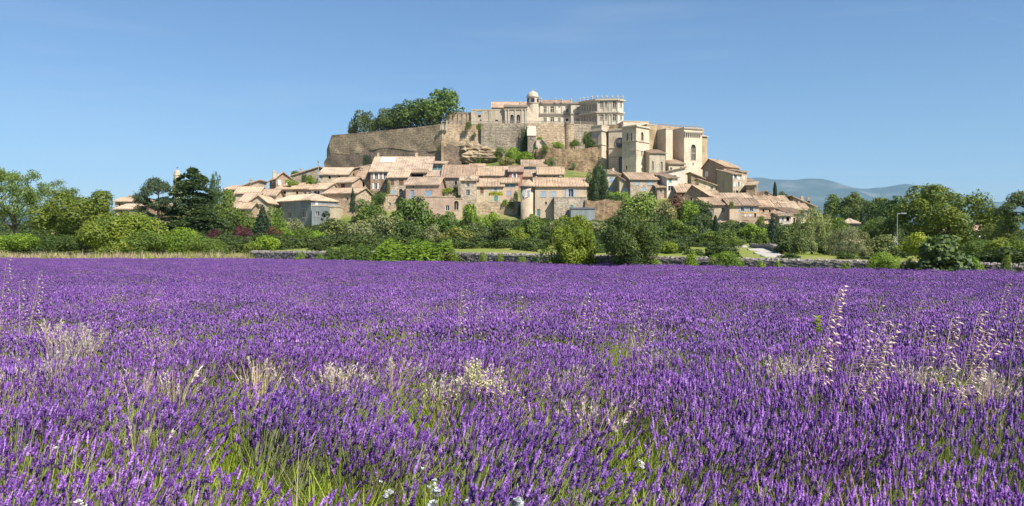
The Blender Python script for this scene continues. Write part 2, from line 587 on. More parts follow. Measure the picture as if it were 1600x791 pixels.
def block(par, x0, x1, ye, yb, Y, dep=9.0, yaw=0.0, wall='ochre', roof=('r', None), tile='tile', wins=(), chims=(), below=5.0, wname='wall', rname='roof', over=0.55, ground=True):
    """one building volume. Front face spans picture columns x0..x1 starting at depth Y, eaves at row ye, foot at row yb;
    yaw turns it (positive: faces the sun side). Returns a dict with its frame."""
    a = math.radians(yaw)
    c, s = math.cos(a), math.sin(a)
    X0 = (x0 - 800) / F * Y
    k1 = (x1 - 800) / F
    W = (k1 * Y - X0) / (c - k1 * s)
    zb = zat(yb, Y)
    H = zat(ye, Y) - zb
    loc = (X0, Y, zb)
    if ground:
        for u in (0.15, 0.85):
            GP.append((X0 + W * u * c - 0 * s, Y + W * u * s, zb))
    faces = {'f': ((0, 0), (1, 0), (0, -1), W), 'r': ((W, 0), (0, 1), (1, 0), dep), 'l': ((0, 0), (0, 1), (-1, 0), dep)}

    def onface(px, py, fc):
        k = (px - 800) / F
        if fc == 'f':
            t = (k * Y - X0) / (c - k * s)
            Yp = Y + t * s
            fo = c - k * s
        else:
            bx, by = (X0 + W * c, Y + W * s) if fc == 'r' else (X0, Y)
            t = (bx - k * by) / (s + k * c)
            Yp = by + t * c
            fo = abs(s + k * c)
        return t, zat(py, Yp) - zb, Yp, max(fo, 0.25)

    rects = {'f': [], 'r': [], 'l': [], 'b': []}
    todo = []
    for wd in wins:
        px, py, w, h, kind = wd[:5]
        fc = wd[5] if len(wd) > 5 else 'f'
        t, z, Yp, fo = onface(px, py, fc)
        ww, hh = w / F * Yp / fo, h / F * Yp
        WW = faces[fc][3]
        t = min(max(t, ww / 2 + 0.15), WW - ww / 2 - 0.15)
        if kind == 'a':
            hh -= ww * 0.5
            z -= ww * 0.25
            for q in range(4):
                f0, f1 = q / 4, (q + 1) / 4
                hw = ww / 2 * math.sqrt(max(0.05, 1 - (f0 + 0.1) ** 2))
                zt = z + hh / 2
                rects[fc].append((t - hw, t + hw, zt + f0 * ww / 2 + (0.001 if q == 0 else 0), zt + f1 * ww / 2))
        rects[fc].append((t - ww / 2, t + ww / 2, z - hh / 2, z + hh / 2))
        if kind == 'x':
            rects['b'].append((W - t - ww / 2, W - t + ww / 2, z - hh / 2, z + hh / 2))
        todo.append((fc, t, z, ww, hh, kind))
    m = MB()
    z0 = -below
    rt = roof[0]
    Hl = Hr = H
    if rt == 'x':                      # single slope along the front: rows at left and right end
        Hl, Hr = zat(roof[1], Y) - zb, zat(roof[2], Y + W * s) - zb
        H = min(Hl, Hr)
    rv = dep if rects['b'] else 0.34
    wallface(m, (0, 0), (1, 0), W, z0, H, rects['f'], (0, -1), rv)
    wallface(m, (W, 0), (0, 1), dep, z0, H if rt != 'x' else Hr, rects['r'], (1, 0), 0.34)
    wallface(m, (0, 0), (0, 1), dep, z0, H if rt != 'x' else Hl, rects['l'], (-1, 0), 0.34)
    wallface(m, (W, dep), (-1, 0), W, z0, H, rects['b'], (0, 1), 0.1)
    r = MB()
    o, th = over, 0.24
    tmat = tile + '_x' if tile in ('tile', 'tileold', 'tilepale', 'tilered') else tile
    ridge = None
    if rt in 'rh':
        run = roof[2] if len(roof) > 2 else dep / 2
        zr = zat(roof[1], Y + run * c + W / 2 * s) - zb
        sl = (zr - H) / run
        sb = (zr - H) / max(0.5, dep - run)
        if rt == 'r':
            r.slab([(-o, -o, H - sl * o + th), (W + o, -o, H - sl * o + th), (W + o, run, zr + th), (-o, run, zr + th)], th)
            r.slab([(-o, run + 0.002, zr + th), (W + o, run + 0.002, zr + th), (W + o, dep + o, H - sb * o + th), (-o, dep + o, H - sb * o + th)], th)
            for xx in (0.0, W):
                m.poly((xx, 0, H), (xx, run, zr), (xx, dep, H))
            r.box(-o, W + o, run - 0.16, run + 0.16, zr + th - 0.05, zr + th + 0.1)
            ridge = (run, zr)
        else:
            i = min(run, W * 0.4)
            A, B, C, D = (-o, -o, H - sl * o + th), (W + o, -o, H - sl * o + th), (W + o, dep + o, H - sb * o + th), (-o, dep + o, H - sb * o + th)
            E, G = (i, run, zr + th), (W - i, run, zr + th)
            r.slab([A, B, G, E], th); r.slab([B, C, G], th); r.slab([C, D, E, G], th); r.slab([D, A, E], th)
            ridge = (run, zr)
    elif rt == 'g':
        xp, zp, _, _ = onface(roof[1], roof[2], 'f')
        xp = min(max(xp, W * 0.15), W * 0.85)
        tmat = tmat.replace('_x', '_y')
        s1, s2 = (zp - H) / xp, (zp - H) / (W - xp)
        r.slab([(-o, -o, H - s1 * o + th), (xp, -o, zp + th), (xp, dep + o, zp + th), (-o, dep + o, H - s1 * o + th)], th)
        r.slab([(xp + 0.002, -o, zp + th), (W + o, -o, H - s2 * o + th), (W + o, dep + o, H - s2 * o + th), (xp + 0.002, dep + o, zp + th)], th)
        m.poly((0, 0, H), (W, 0, H), (xp, 0, zp))
        m.poly((W, dep, H), (0, dep, H), (xp, dep, zp))
        ridge = (dep / 2, zp)
    elif rt == 's':
        zr = zat(roof[1], Y + dep * c + W / 2 * s) - zb
        sl = (zr - H) / dep
        r.slab([(-o, -o, H - sl * o + th), (W + o, -o, H - sl * o + th), (W + o, dep + o * 0.5, zr + sl * o * 0.5 + th), (-o, dep + o * 0.5, zr + sl * o * 0.5 + th)], th)
        m.poly((0, 0, H), (0, dep, zr), (0, dep, H)); m.poly((W, 0, H), (W, dep, H), (W, dep, zr))
        m.poly((0, dep, H), (0, dep, zr), (W, dep, zr), (W, dep, H))
        ridge = (dep * 0.6, H + (zr - H) * 0.6)
    elif rt == 'x':
        sl = (Hr - Hl) / W
        tmat = tmat.replace('_x', '_y')
        r.slab([(-o, -o, Hl - sl * o + th), (W + o, -o, Hr + sl * o + th), (W + o, dep + o, Hr + sl * o + th), (-o, dep + o, Hl - sl * o + th)], th)
        for yy in (0.0, dep):
            if Hr > Hl:
                m.poly((0, yy, H), (W, yy, H), (W, yy, Hr))
            else:
                m.poly((0, yy, H), (W, yy, H), (0, yy, Hl))
        ridge = (dep / 2, (Hl + Hr) / 2)
    else:
        oo = 0.12
        r.slab([(-oo, -oo, H + 0.3), (W + oo, -oo, H + 0.3), (W + oo, dep + oo, H + 0.3), (-oo, dep + oo, H + 0.3)], 0.3)
        if roof[0] == 'f':
            tmat = tile if tile in MATS else wall
        ridge = (dep / 2, H)
    if tile in ('tile', 'tileold', 'tilepale', 'tilered'):
        sd = int(x0 * 7 + ye)
        if rt == 'r':
            tile_rows(r, (-o, -o, H - sl * o + th), (W + o, -o, H - sl * o + th), (W + o, run, zr + th), (-o, run, zr + th), sd)
        elif rt == 'h':
            tile_rows(r, (i, -o, H - sl * o + th), (W - i, -o, H - sl * o + th), (W - i, run, zr + th), (i, run, zr + th), sd)
        elif rt == 's':
            tile_rows(r, (-o, -o, H - sl * o + th), (W + o, -o, H - sl * o + th), (W + o, dep, zr + th), (-o, dep, zr + th), sd)
        elif rt == 'g':
            tile_rows(r, (-o, dep + o, H - s1 * o + th), (-o, -o, H - s1 * o + th), (xp, -o, zp + th), (xp, dep + o, zp + th), sd)
            tile_rows(r, (W + o, -o, H - s2 * o + th), (W + o, dep + o, H - s2 * o + th), (xp, dep + o, zp + th), (xp, -o, zp + th), sd)
        elif rt == 'x':
            lo, hi_ = ((-o, Hl - sl * o), (W + o, Hr + sl * o)) if Hl < Hr else ((W + o, Hr + sl * o), (-o, Hl - sl * o))
            tile_rows(r, (lo[0], -o, lo[1] + th), (lo[0], dep + o, lo[1] + th), (hi_[0], dep + o, hi_[1] + th), (hi_[0], -o, hi_[1] + th), sd)
    wo_ = m.build(wname, wall, par, loc, a)
    ro_ = r.build(rname, tmat, par, loc, a)
    for fc, t, z, ww, hh, kind in todo:
        Oo, U, N, _ = faces[fc]
        window(par, Oo, U, N, t, z, ww, hh, kind, loc, a)
    for ch in chims:
        px, yt = ch[0], ch[1]
        cw = ch[2] if len(ch) > 2 else 4
        rr, zr = ridge
        k = (px - 800) / F
        t = (k * (Y + rr * c) - X0 + rr * s) / (c - k * s)
        t = min(max(t, 0.5), W - 0.5)
        Yc = Y + t * s + rr * c
        zt = zat(yt, Yc) - zb
        w2 = cw / F * Yc / 2
        b = MB()
        b.box(t - w2, t + w2, rr - 0.35, rr + 0.35, min(zr, zt) - 2.0, zt - 0.2)
        b.box(t - w2 - 0.08, t + w2 + 0.08, rr - 0.43, rr + 0.43, zt - 0.2, zt)
        b.box(t - w2 + 0.08, t + w2 - 0.08, rr - 0.2, rr + 0.2, zt + 0.001, zt + 0.25)
        cmat = wall if wall in ('pink', 'cream', 'ochre', 'stone') else 'ochre'
        b.build('chimney', cmat, ro_, (0, 0, 0)).location = (0, 0, 0)
    return dict(loc=loc, a=a, c=c, s=s, W=W, H=H, zb=zb, wall=wo_, roof=ro_, onface=onface, faces=faces)


def auto_y(yb):
    return 225 + (345 - yb) * 0.72


def house(label, x0, x1, ye, yb, roof, Y=None, cat='house', name='village_house', group='village houses on the hill', **kw):
    Y = Y or auto_y(yb)
    if not kw.get('wins') and x1 - x0 > 14 and cat == 'house':
        w_ = x1 - x0
        kw['wins'] = [(x0 + w_ * 0.27, ye + 5, 3, 5, 'd'), (x0 + w_ * 0.68, ye + 5, 3.4, 5, 'cw')]
    rt = root(name, P((x0 + x1) / 2, yb, Y), label, cat, group)
    b = block(rt, x0, x1, ye, yb, Y, roof=roof, **kw)
    b['root'] = rt
    return b


def band(b, fc, y0, y1, mat='trim', proud=0.15, name='cornice', u0=None, u1=None, px=None):
    """moulding across a face between two picture rows (taken at mid-face)"""
    O, U, N, W = b['faces'][fc]
    par = b['wall'].parent
    Ym = b['loc'][1]
    z0, z1 = zat(y1, Ym) - b['zb'], zat(y0, Ym) - b['zb']
    m = MB()
    m.obox(O, U, N, -proud if u0 is None else u0, W + proud if u1 is None else u1, z0, z1, -0.05, proud)
    return m.build(name, mat, par, b['loc'], b['a'])


def pilaster(b, fc, px, w, y0, y1, mat='trim', proud=0.22, name='pilaster'):
    O, U, N, W = b['faces'][fc]
    t, z1, Yp, fo = b['onface'](px, y0, fc)
    _, z0, _, _ = b['onface'](px, y1, fc)
    w2 = w / F * Yp / fo / 2
    m = MB()
    m.obox(O, U, N, t - w2, t + w2, z0, z1, -0.05, proud)
    m.obox(O, U, N, t - w2 * 1.3, t + w2 * 1.3, z1, z1 + 0.35, -0.05, proud + 0.1)
    return m.build(name, mat, b['wall'].parent, b['loc'], b['a'])


# ---- the village, row by row from its left end
house('tile-roofed house peeking above bushes, leftmost of the village', 180, 204, 315, 342, ('r', 310, 4), Y=232, wall='stone', tile='tile', chims=[(203, 306, 4)])
house('gabled stone house with tall chimney beside the dark pine', 204, 241, 322, 345, ('g', 217, 311), Y=225, dep=12, yaw=-8, wall='brown', chims=[(222, 309, 5)], wins=[(214, 325, 3, 4, 'd')])
house('low pale-roofed shed in front of the gabled house near the pine', 180, 214, 327, 345, ('s', 320), Y=213, dep=7, wall='pink', tile='tilepale')
house('narrow stone house with one window just behind the cedar', 349, 367, 297, 320, ('s', 291), Y=246, wall='stone', wins=[(361, 303, 4, 6, 'd')])
house('long stone house with roof climbing steadily above the cedar', 360, 404, 297, 320, ('x', 297, 283), Y=251, wall='ochre', dep=8, chims=[(392, 281, 3)])
house('low house with pale roof below the long climbing roof', 368, 404, 302, 320, ('r', 293, 4), Y=241, wall='ochre', tile='tilepale', wins=[(378, 307, 4, 5, 'cw')])
house('house with broad pale roof beside the small gabled house', 374, 396, 316, 342, ('r', 302, 7), Y=233, wall='cream', tile='tilepale', dep=12)
house('small gabled cottage above the dark fir', 389, 417, 316, 345, ('g', 404, 306), Y=227, wall='cream', dep=11, wins=[(406, 322, 4, 6, 'w')])
house('low tiled outbuilding behind the purple shrubs, nearer the cedar', 349, 368, 324, 345, ('r', 316, 4), Y=221, wall='stone', chims=[])
house('low tiled outbuilding with chimney beside the rounded green tree', 372, 391, 326, 345, ('r', 318, 4), Y=220, wall='stone', chims=[(372, 316, 3)])
house('detached brown house with gable and white window on the skyline', 431, 456, 279, 299, ('g', 442, 270), Y=258, yaw=28, dep=10, wall='brown', tile='tilepale', wins=[(437, 285, 5, 9, 'cw'), (449, 285, 4, 7, 'cw'), (426, 283, 3, 7, 'cw', 'l')], chims=[(421, 268, 4)])
house('grey stone house with roof sloping up to the lamp mast', 456, 497, 275, 290, ('x', 275, 262), Y=270, wall='greystone', tile='tileold', dep=8, wins=[(483, 275, 4, 5, 'd')], chims=[(470, 264, 3)])
house('low house with long pale roof just below the rampart corner', 498, 543, 273, 286, ('s', 263), Y=263, wall='ochre', tile='tilepale', wins=[(502, 277, 4, 6, 'w'), (515, 277, 4, 5, 'd'), (530, 277, 4, 5, 'd')])
house('brown house with climbing roof at the foot of the rampart', 520, 578, 270, 284, ('x', 270, 259), Y=272, wall='brown', tile='tile', dep=8, wins=[(552, 273, 4, 4, 'd')])
house('low house with dark loggia under the detached brown house', 431, 457, 296, 310, ('s', 290), Y=251, wall='cream', wins=[(440, 301, 14, 5, 'd')])
house('stone house with one white window behind the blue-grey house', 456, 485, 295, 310, ('r', 287, 5), Y=252, wall='stone', wins=[(476, 301, 5, 6, 'w'), (464, 301, 4, 5, 'd')])
house('pale-gabled house with wide blue window behind the blue-grey house', 485, 508, 296, 312, ('r', 287, 5), Y=249, yaw=-18, dep=8, wall='cream', wins=[(495, 301, 9, 6, 'ow')])
house('house with red window and pale gable below the rampart', 519, 550, 286, 303, ('r', 278, 4), Y=256, yaw=-24, dep=7.5, wall='pink', tile='tilepale', wins=[(536, 291, 6, 7, 'cr')])
house('brown stone house with the cypress against its wall', 505, 557, 303, 336, ('r', 295, 5), Y=236, yaw=-18, dep=9, wall='stone', wins=[(519, 310, 6, 8, 'cy'), (519, 321, 6, 7, 'cy'), (543, 311, 3, 4, 'd')])
b = house('large blue-grey rendered house with hipped roof among bushes', 411, 486, 317, 360, ('h', 305.5, 6), Y=243, yaw=-40, dep=12, wall='bluegrey', tile='tilepale',
          wins=[(423, 324, 12, 8, 'd'), (452, 323, 6, 8, 'cg'), (475, 322, 6, 8, 'cg'), (452, 336, 5, 10, 'w'), (475, 335, 5, 10, 'w'), (495, 318, 4, 6, 'cw', 'r')], chims=[(447, 304, 3)])
house('flat-roofed grey annex with white-framed window on the blue-grey house', 487, 509, 322, 362, ('f',), Y=224, dep=6, wall='bluegrey', tile='ochre', wins=[(496, 334, 6, 7, 'w')])
house('pale flat-topped terrace block beside the grey annex', 509, 530, 324, 345, ('f',), Y=229, dep=6, wall='cream', tile='cream', cat='terrace', name='terrace_block')
house('low house with red-brown roof left of the blue-grey house', 400, 430, 306, 322, ('r', 297, 5), Y=240, wall='ochre', tile='tile')
house('house with steep roof squeezed beside the big white-shuttered house', 557, 580, 280, 305, ('s', 261), Y=258, dep=11, wall='stone', wins=[(567, 288, 6, 8, 'd')], chims=[(560, 262, 3)])
b = house('tall brown house with white open shutters and metal roof panel', 579, 613, 268, 305, ('r', 246, 11), Y=256, dep=16, wall='brown', tile='tilepale',
          wins=[(588, 275, 5, 10, 'ow'), (602, 275, 5, 10, 'ow'), (587, 291, 5, 9, 'ow'), (600, 291, 4, 6, 'w')], chims=[(591, 240, 3), (606, 252, 3)])
mp = MB()
mp.slab([(2.0, 6.6, 0.0), (6.6, 6.6, 0.0), (6.6, 10.2, 0.0), (2.0, 10.2, 0.0)], 0.06)
po = mp.build('metal_panel', 'metal_sheet', b['root'], b['loc'], 0)
sl = (zat(246, 256 + 11) - zat(268, 256)) / 11
for v in po.data.vertices:
    v.co.z += b['H'] + sl * v.co.y + 0.24 + 0.1
po['label'] = 'pale metal sheet panel on the roof'
b = house('broad-roofed house with loggia and chimney under the rampart', 613, 672, 268, 294, ('r', 246, 11), Y=257, dep=16, wall='brown', tile='tilepale',
          wins=[(652, 271, 20, 5, 'w')], chims=[(651, 240, 4), (630, 252, 3)])
house('rooftop loggia with dark opening and small windows in the middle', 640, 665, 270, 285, ('s', 265), Y=252, dep=6, wall='brown', tile='tile', wins=[(652, 274.5, 20, 6, 'd')])
house('stone house with brown shutters above two arched blue windows', 606, 636, 277, 316, ('s', 267), Y=247, dep=7, wall='greystone', tile='tilepale',
      wins=[(613, 285, 6, 9, 'cn'), (627, 285, 7, 9, 'cn'), (614, 300.5, 6, 7, 'cp'), (626.5, 300, 6, 9, 'a')])
house('ruined stone terrace block with tiny window over the trees', 590, 619, 305, 330, ('f',), Y=241, dep=5, wall='stone', tile='stone', cat='terrace', name='terrace_block', wins=[(609, 319, 4, 5, 'w')])
b = house('pink house with blue balcony door and blue shutters', 634, 685, 289, 345, ('r', 278, 6), Y=238, yaw=-6, dep=10, wall='pink', tile='tilepale',
          wins=[(644, 303.5, 6, 13, 'sb'), (669, 302.5, 9, 8, 'cb'), (645.5, 292, 3, 3, 'd'), (668, 292, 3, 3, 'cb')], chims=[(663, 276, 3)])
mb = MB()
mb.box(1.0, 4.6, -0.9, -0.02, b['H'] - 4.6, b['H'] - 4.4)
for i in range(13):
    mb.box(1.02 + i * 0.29, 1.06 + i * 0.29, -0.88, -0.84, b['H'] - 4.4, b['H'] - 3.5)
mb.box(1.0, 4.6, -0.9, -0.82, b['H'] - 3.5, b['H'] - 3.42)
mb.build('balcony', 'paint_paleblue', b['root'], b['loc'], b['a'])
house('pinkish retaining house wall with white window below the pink house', 660, 709, 308, 346, ('f',), Y=232, dep=5, wall='pink', tile='stone', wins=[(699, 325, 6, 8, 'w')], cat='terrace', name='terrace_block')
house('small arched doorway porch beside the pediment tower house', 706, 721, 311, 345, ('f',), Y=234, dep=5, wall='ochre', tile='stone', wins=[(713, 321, 7, 14, 'a')], cat='porch', name='porch')
house('roof terrace with blue glazing under the long rampart', 665, 696, 256, 275, ('s', 253), Y=263, dep=6, wall='cream', tile='tilepale', wins=[(683, 262, 20, 8, 'k')])
house('small pale-roofed house below the glazed roof terrace', 664, 691, 276, 292, ('s', 268), Y=252, dep=6, wall='cream', tile='tilepale', wins=[(680, 281, 4, 5, 'd')])
house('house with broad plain roof left of the pediment tower', 691, 741, 277, 312, ('r', 259, 8), Y=250, dep=12, wall='greystone', tile='tile', wins=[(694, 290, 5, 7, 'w'), (712, 286, 4, 6, 'd')], chims=[(739, 261, 3), (694, 257, 3)])
b = house('narrow tower house with small pediment and dark windows', 720, 744, 282, 332, ('r', 277, 4), Y=238, dep=9, wall='greystone', tile='tilepale', wins=[(731, 289, 5, 6, 'w'), (731, 301, 6, 9, 'w')])
pd = MB()
w3 = b['W']
pd.slab([(w3 * 0.24, -0.5, b['H'] + 0.05), (w3 * 0.5, -0.5, b['H'] + 1.25), (w3 * 0.5, 3.0, b['H'] + 1.25), (w3 * 0.24, 3.0, b['H'] + 0.05)], 0.2)
pd.slab([(w3 * 0.502, -0.5, b['H'] + 1.25), (w3 * 0.76, -0.5, b['H'] + 0.05), (w3 * 0.76, 3.0, b['H'] + 0.05), (w3 * 0.502, 3.0, b['H'] + 1.25)], 0.2)
pd.poly((w3 * 0.26, -0.42, b['H'] - 0.1), (w3 * 0.74, -0.42, b['H'] - 0.1), (w3 * 0.5, -0.42, b['H'] + 1.0))
pd.build('pediment', 'trim_old', b['root'], b['loc'], b['a'])
house('small house with dark eaves beneath the rock outcrop', 734, 756, 268, 286, ('r', 257, 5), Y=265, wall='brown', tile='tile', chims=[])
house('long low house with three little windows below the green slope', 741, 793, 274, 294, ('r', 261, 6), Y=257, dep=10, wall='ochre', tile='tile', wins=[(772, 278, 4, 5, 'w'), (778.5, 278, 4, 5, 'w'), (785, 278, 4, 5, 'w'), (752, 278, 4, 5, 'd')], chims=[(760, 262, 4)])
house('cream house with yellow-green vine over its terrace', 743, 786, 291, 320, ('r', 280, 6), Y=243, dep=10, wall='cream', tile='tile', wins=[(753, 298, 5, 9, 'cn'), (774, 295.5, 5, 6, 'cb'), (775, 310, 6, 8, 'ct')])
house('house with band of teal glazing beside the cream house', 785, 810, 286, 320, ('s', 279), Y=244, dep=8, wall='pink', tile='tile', wins=[(796.5, 289.5, 18, 6, 'k'), (795, 302, 6, 7, 'cp')])
house('rose-walled house with white shuttered window under the slope', 796, 816, 268, 292, ('r', 260, 5), Y=254, wall='rose', tile='tile', wins=[(804, 274.5, 4, 8, 'ow')])
house('uppermost roof with band of blue-grey windows on green slope', 816, 853, 260, 274, ('r', 251, 5), Y=270, wall='cream', tile='tile', wins=[(823, 263, 8, 4, 'cp'), (834, 263, 8, 4, 'cp'), (845, 263, 8, 4, 'w')], chims=[(848, 250, 4)])
house('lower half of the stepped blue-windowed house on the slope', 816, 843, 276, 288, ('s', 267), Y=261, dep=6, wall='ochre', tile='tile', wins=[(831, 280, 5, 6, 'cp'), (838, 280, 4, 5, 'd')])
house('low grey-walled house with two chimneys behind the big ochre house', 841, 881, 272, 288, ('r', 262, 5), Y=257, wall='greystone', tile='tile', wins=[(866, 277, 4, 4, 'd'), (852, 277, 4, 4, 'd')], chims=[(865, 261, 4), (874, 262, 4)])
# the big ochre house with its rounded end
b = house('big ochre house with rounded tower end and blue shutters', 836, 917, 291, 349, ('r', 279, 6), Y=229, dep=12, wall='ochre', tile='tile',
          wins=[(849, 303.5, 9, 9, 'cp'), (864.5, 303.5, 8, 9, 'cp'), (892, 301.5, 8, 13, 'op'), (853, 317.5, 3, 4, 'd'), (841.5, 332, 5.5, 10, 'st')], chims=[(876, 276, 4), (838, 277, 4)])
tw = MB()
rad = (838 - 813) / F * 229 / 2
tw.lathe([(rad, -6), (rad, b['H'])], 28, (-rad + 0.5, rad + 0.2))
tw.build('round_tower', 'ochre', b['root'], b['loc'], 0, True)
tr = MB()
tr.lathe([(rad + 0.4, b['H'] - 0.1), (rad + 0.4, b['H'] + 0.15), (0.2, b['H'] + 2.1)], 28, (-rad + 0.5, rad + 0.2))
tr.build('tower_roof', 'tile_x', b['root'], b['loc'], 0)
window(b['root'], (-rad - 0.2, 0.0), (1, 0), (0, -1), 0.0, b['H'] - 2.0, 1.0, 1.9, 'op', (b['loc'][0], b['loc'][1] + 0.16, b['loc'][2]), 0)
house('rough stone lean-to against the big ochre house', 866, 916, 309, 349, ('f',), Y=226.5, dep=2.4, wall='greystone', tile='greystone', wins=[(893.5, 323, 5, 5, 'ct')], cat='lean-to', name='stone_lean_to')
house('blue-grey metal shed at the foot of the big ochre house', 892, 930, 327, 350, ('s', 325.5), Y=221, dep=5, wall='bluegrey', tile='slate', cat='shed', name='garden_shed', group='sheds', over=0.15)
house('cream house with two blue windows behind the dark pine', 945, 969, 272, 305, ('s', 266), Y=255, dep=9, yaw=12, wall='cream', tile='tile', wins=[(955, 281, 6, 8, 'cb'), (955, 294.5, 6, 8, 'cb')], chims=[(963, 264, 3)])
house('small cream annex with sloping roof and blue shutters', 968, 986, 287, 307, ('x', 277, 289), Y=251, dep=8, wall='cream', tile='tile', wins=[(977.5, 298, 8, 9, 'cp')])
house('stone house with three pale blue shuttered windows below the church', 985, 1028, 280, 312, ('r', 271, 6), Y=249, dep=11, yaw=10, wall='greystone', tile='tile', wins=[(995, 286, 6, 6, 'cp'), (1016, 285.5, 8, 6, 'cp'), (1005, 296, 7, 5, 'cp')], chims=[(1017, 268, 4)])
house('narrow pink house between stone house and white house', 1027, 1043, 274, 307, ('s', 271), Y=253, dep=8, wall='pink', tile='tileold', wins=[(1034, 300, 3, 5, 'd')])
house('tiny tile-roofed porch house beside the white house', 1027, 1038, 293, 308, ('s', 289), Y=246, dep=5, wall='stone', tile='tile', wins=[(1033, 299, 4, 5, 'w')])
house('tall narrow white house with teal window and small rail', 1042, 1059, 278, 308, ('s', 273), Y=247, dep=8, yaw=14, wall='whitewash', tile='tile', wins=[(1047.5, 282, 4, 6, 'ct'), (1048, 294, 8, 7, 'w')])
house('blank cream gable wall rising behind the white house', 1036, 1070, 268, 296, ('x', 270, 262.5), Y=261, dep=7, wall='whitewash', tile='tileold', wins=[(1053, 276, 7, 4, 'd')])
house('house with tan roof under the blank gable wall', 1059, 1084, 300, 318, ('r', 289, 6), Y=243, dep=10, wall='brown', tile='tile', wins=[])
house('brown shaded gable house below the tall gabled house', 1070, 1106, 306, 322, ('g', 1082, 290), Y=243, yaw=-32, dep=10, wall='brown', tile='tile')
house('stone extension with lean-to roof against the tall gabled house', 1080, 1100, 273, 305, ('x', 271, 279), Y=277, dep=6, wall='stone', tile='tileold', wins=[(1090, 290, 3, 5, 'd')])
house('low garden house with pale roof left of the tall gable', 1092, 1118, 287, 306, ('x', 281, 290), Y=262, dep=5, wall='cream', tile='tileold', wins=[(1112, 293, 4, 6, 'w'), (1100, 294, 3, 5, 'd')])
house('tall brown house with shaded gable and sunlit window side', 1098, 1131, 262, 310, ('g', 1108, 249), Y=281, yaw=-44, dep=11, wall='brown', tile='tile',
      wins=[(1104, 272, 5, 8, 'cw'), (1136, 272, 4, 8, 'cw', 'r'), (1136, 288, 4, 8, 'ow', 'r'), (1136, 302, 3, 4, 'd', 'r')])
house('cream row house with two storeys of white shutters', 1145, 1159, 272, 308, ('s', 266), Y=268, yaw=20, dep=9, wall='cream', tile='tile', wins=[(1149, 276, 4, 7, 'ow'), (1155, 277, 3, 7, 'cw'), (1148, 288, 3, 7, 'cw'), (1154, 288, 3, 7, 'ow'), (1147, 301, 3, 6, 'w'), (1152, 301, 4, 7, 'd')])
house('slim cream end house of the row with shallow roof', 1158, 1167, 269, 308, ('s', 265), Y=270, yaw=20, dep=9, wall='ochre', tile='tile', wins=[(1163, 278, 3, 6, 'cw'), (1163, 290, 3, 6, 'cw'), (1163, 301, 3, 6, 'd')])
house('small upper roof tucked behind the brown end house', 1165, 1177, 283, 305, ('s', 279), Y=280, dep=6, wall='brown', tile='tileold', wins=[])
house('brown end house with dark upper window above the pale roofs', 1166, 1180, 290, 314, ('s', 285), Y=264, yaw=-22, dep=9, wall='brown', tile='tileold', wins=[(1182, 294, 4, 5, 'd', 'r')])
house('house with tawny roof at the end of the hedge terrace', 1090, 1128, 313, 332, ('r', 299, 7), Y=241, dep=12, wall='brown', tile='tileold')
house('house under the pale bleached roof on the eastern slope', 1126, 1176, 312, 330, ('r', 303, 6), Y=241, dep=10, wall='ochre', tile='tilepale')
house('stone house with blue-grey and blue windows over the cypress', 1104, 1141, 320, 356, ('s', 310), Y=227, dep=9, wall='ochre', tile='tile', wins=[(1112, 332, 7, 12, 'cg'), (1130, 328.5, 6, 9, 'w'), (1113, 346, 4, 4, 'd')])
house('small red-tiled lean-to behind the cypress', 1124, 1139, 353, 362, ('s', 347), Y=221, dep=4, wall='ochre', tile='tilered', cat='lean-to', name='tiled_lean_to', group='sheds')
b = house('house with blue shutters and balcony over ochre band', 1140, 1186, 321, 360, ('r', 311, 6), Y=225, dep=10, wall='ochre', tile='tile', wins=[(1160, 326.5, 5, 8, 'op'), (1174, 326.5, 5, 8, 'op'), (1165, 336, 3, 7, 'cw'), (1173, 336, 3, 7, 'cw'), (1180, 336, 3, 7, 'd'), (1159, 354, 3, 4, 'd')])
mb = MB()
Hb = zat(344, 225) - b['zb']
u0, u1 = 3.1, b['W'] - 0.1
mb.box(u0, u1, -1.2, -0.02, Hb - 0.2, Hb)
for i in range(18):
    q = u0 + (u1 - u0 - 0.06) * i / 17
    mb.box(q, q + 0.06, -1.18, -1.12, Hb, Hb + 0.95)
mb.box(u0, u1, -1.2, -1.1, Hb + 0.95, Hb + 1.03)
mb.build('balcony', 'paint_brown', b['root'], b['loc'], 0)
mb = MB()
mb.box(u0, u1, -0.06, -0.003, zat(333.2, 225) - b['zb'], zat(331.6, 225) - b['zb'])
mb.build('painted_band', 'ochre_band', b['root'], b['loc'], 0)
house('plain stone house with two dark windows beside the balcony house', 1186, 1210, 323, 350, ('r', 313, 5), Y=227, dep=9, wall='stone', tile='tile', wins=[(1193, 329, 3, 5, 'd'), (1203, 330, 3, 5, 'd')])
house('small dark-roofed house on the ridge beside the tall cypress', 1188, 1209, 307, 318, ('g', 1196, 299), Y=262, dep=8, wall='greystone', tile='tileold')
for lab, x0, x1, ye, yb, yr, Y, wl_, tl in [
        ('long roof highest of the stepped eastern roofs', 1186, 1232, 316, 328, 307, 250, 'stone', 'tile'),
        ('second stepped eastern roof with pale tiles', 1212, 1246, 326, 338, 316, 241, 'ochre', 'tilepale'),
        ('low brown house under the stepped eastern roofs', 1207, 1234, 329, 342, 319, 232, 'brown', 'tile'),
        ('stepped eastern roof next to the pale willow', 1240, 1264, 328, 342, 319, 244, 'ochre', 'tile')]:
    house(lab, x0, x1, ye, yb, ('r', yr, 5), Y=Y, dep=9, wall=wl_, tile=tl, wins=[((x0 + x1) / 2 + 4, ye + 3.5, 3, 4, 'd'), (x1 - 5, ye + 3.5, 4, 4, 'cp')], chims=[((x0 * 2 + x1) / 3, yr - 3, 3)])
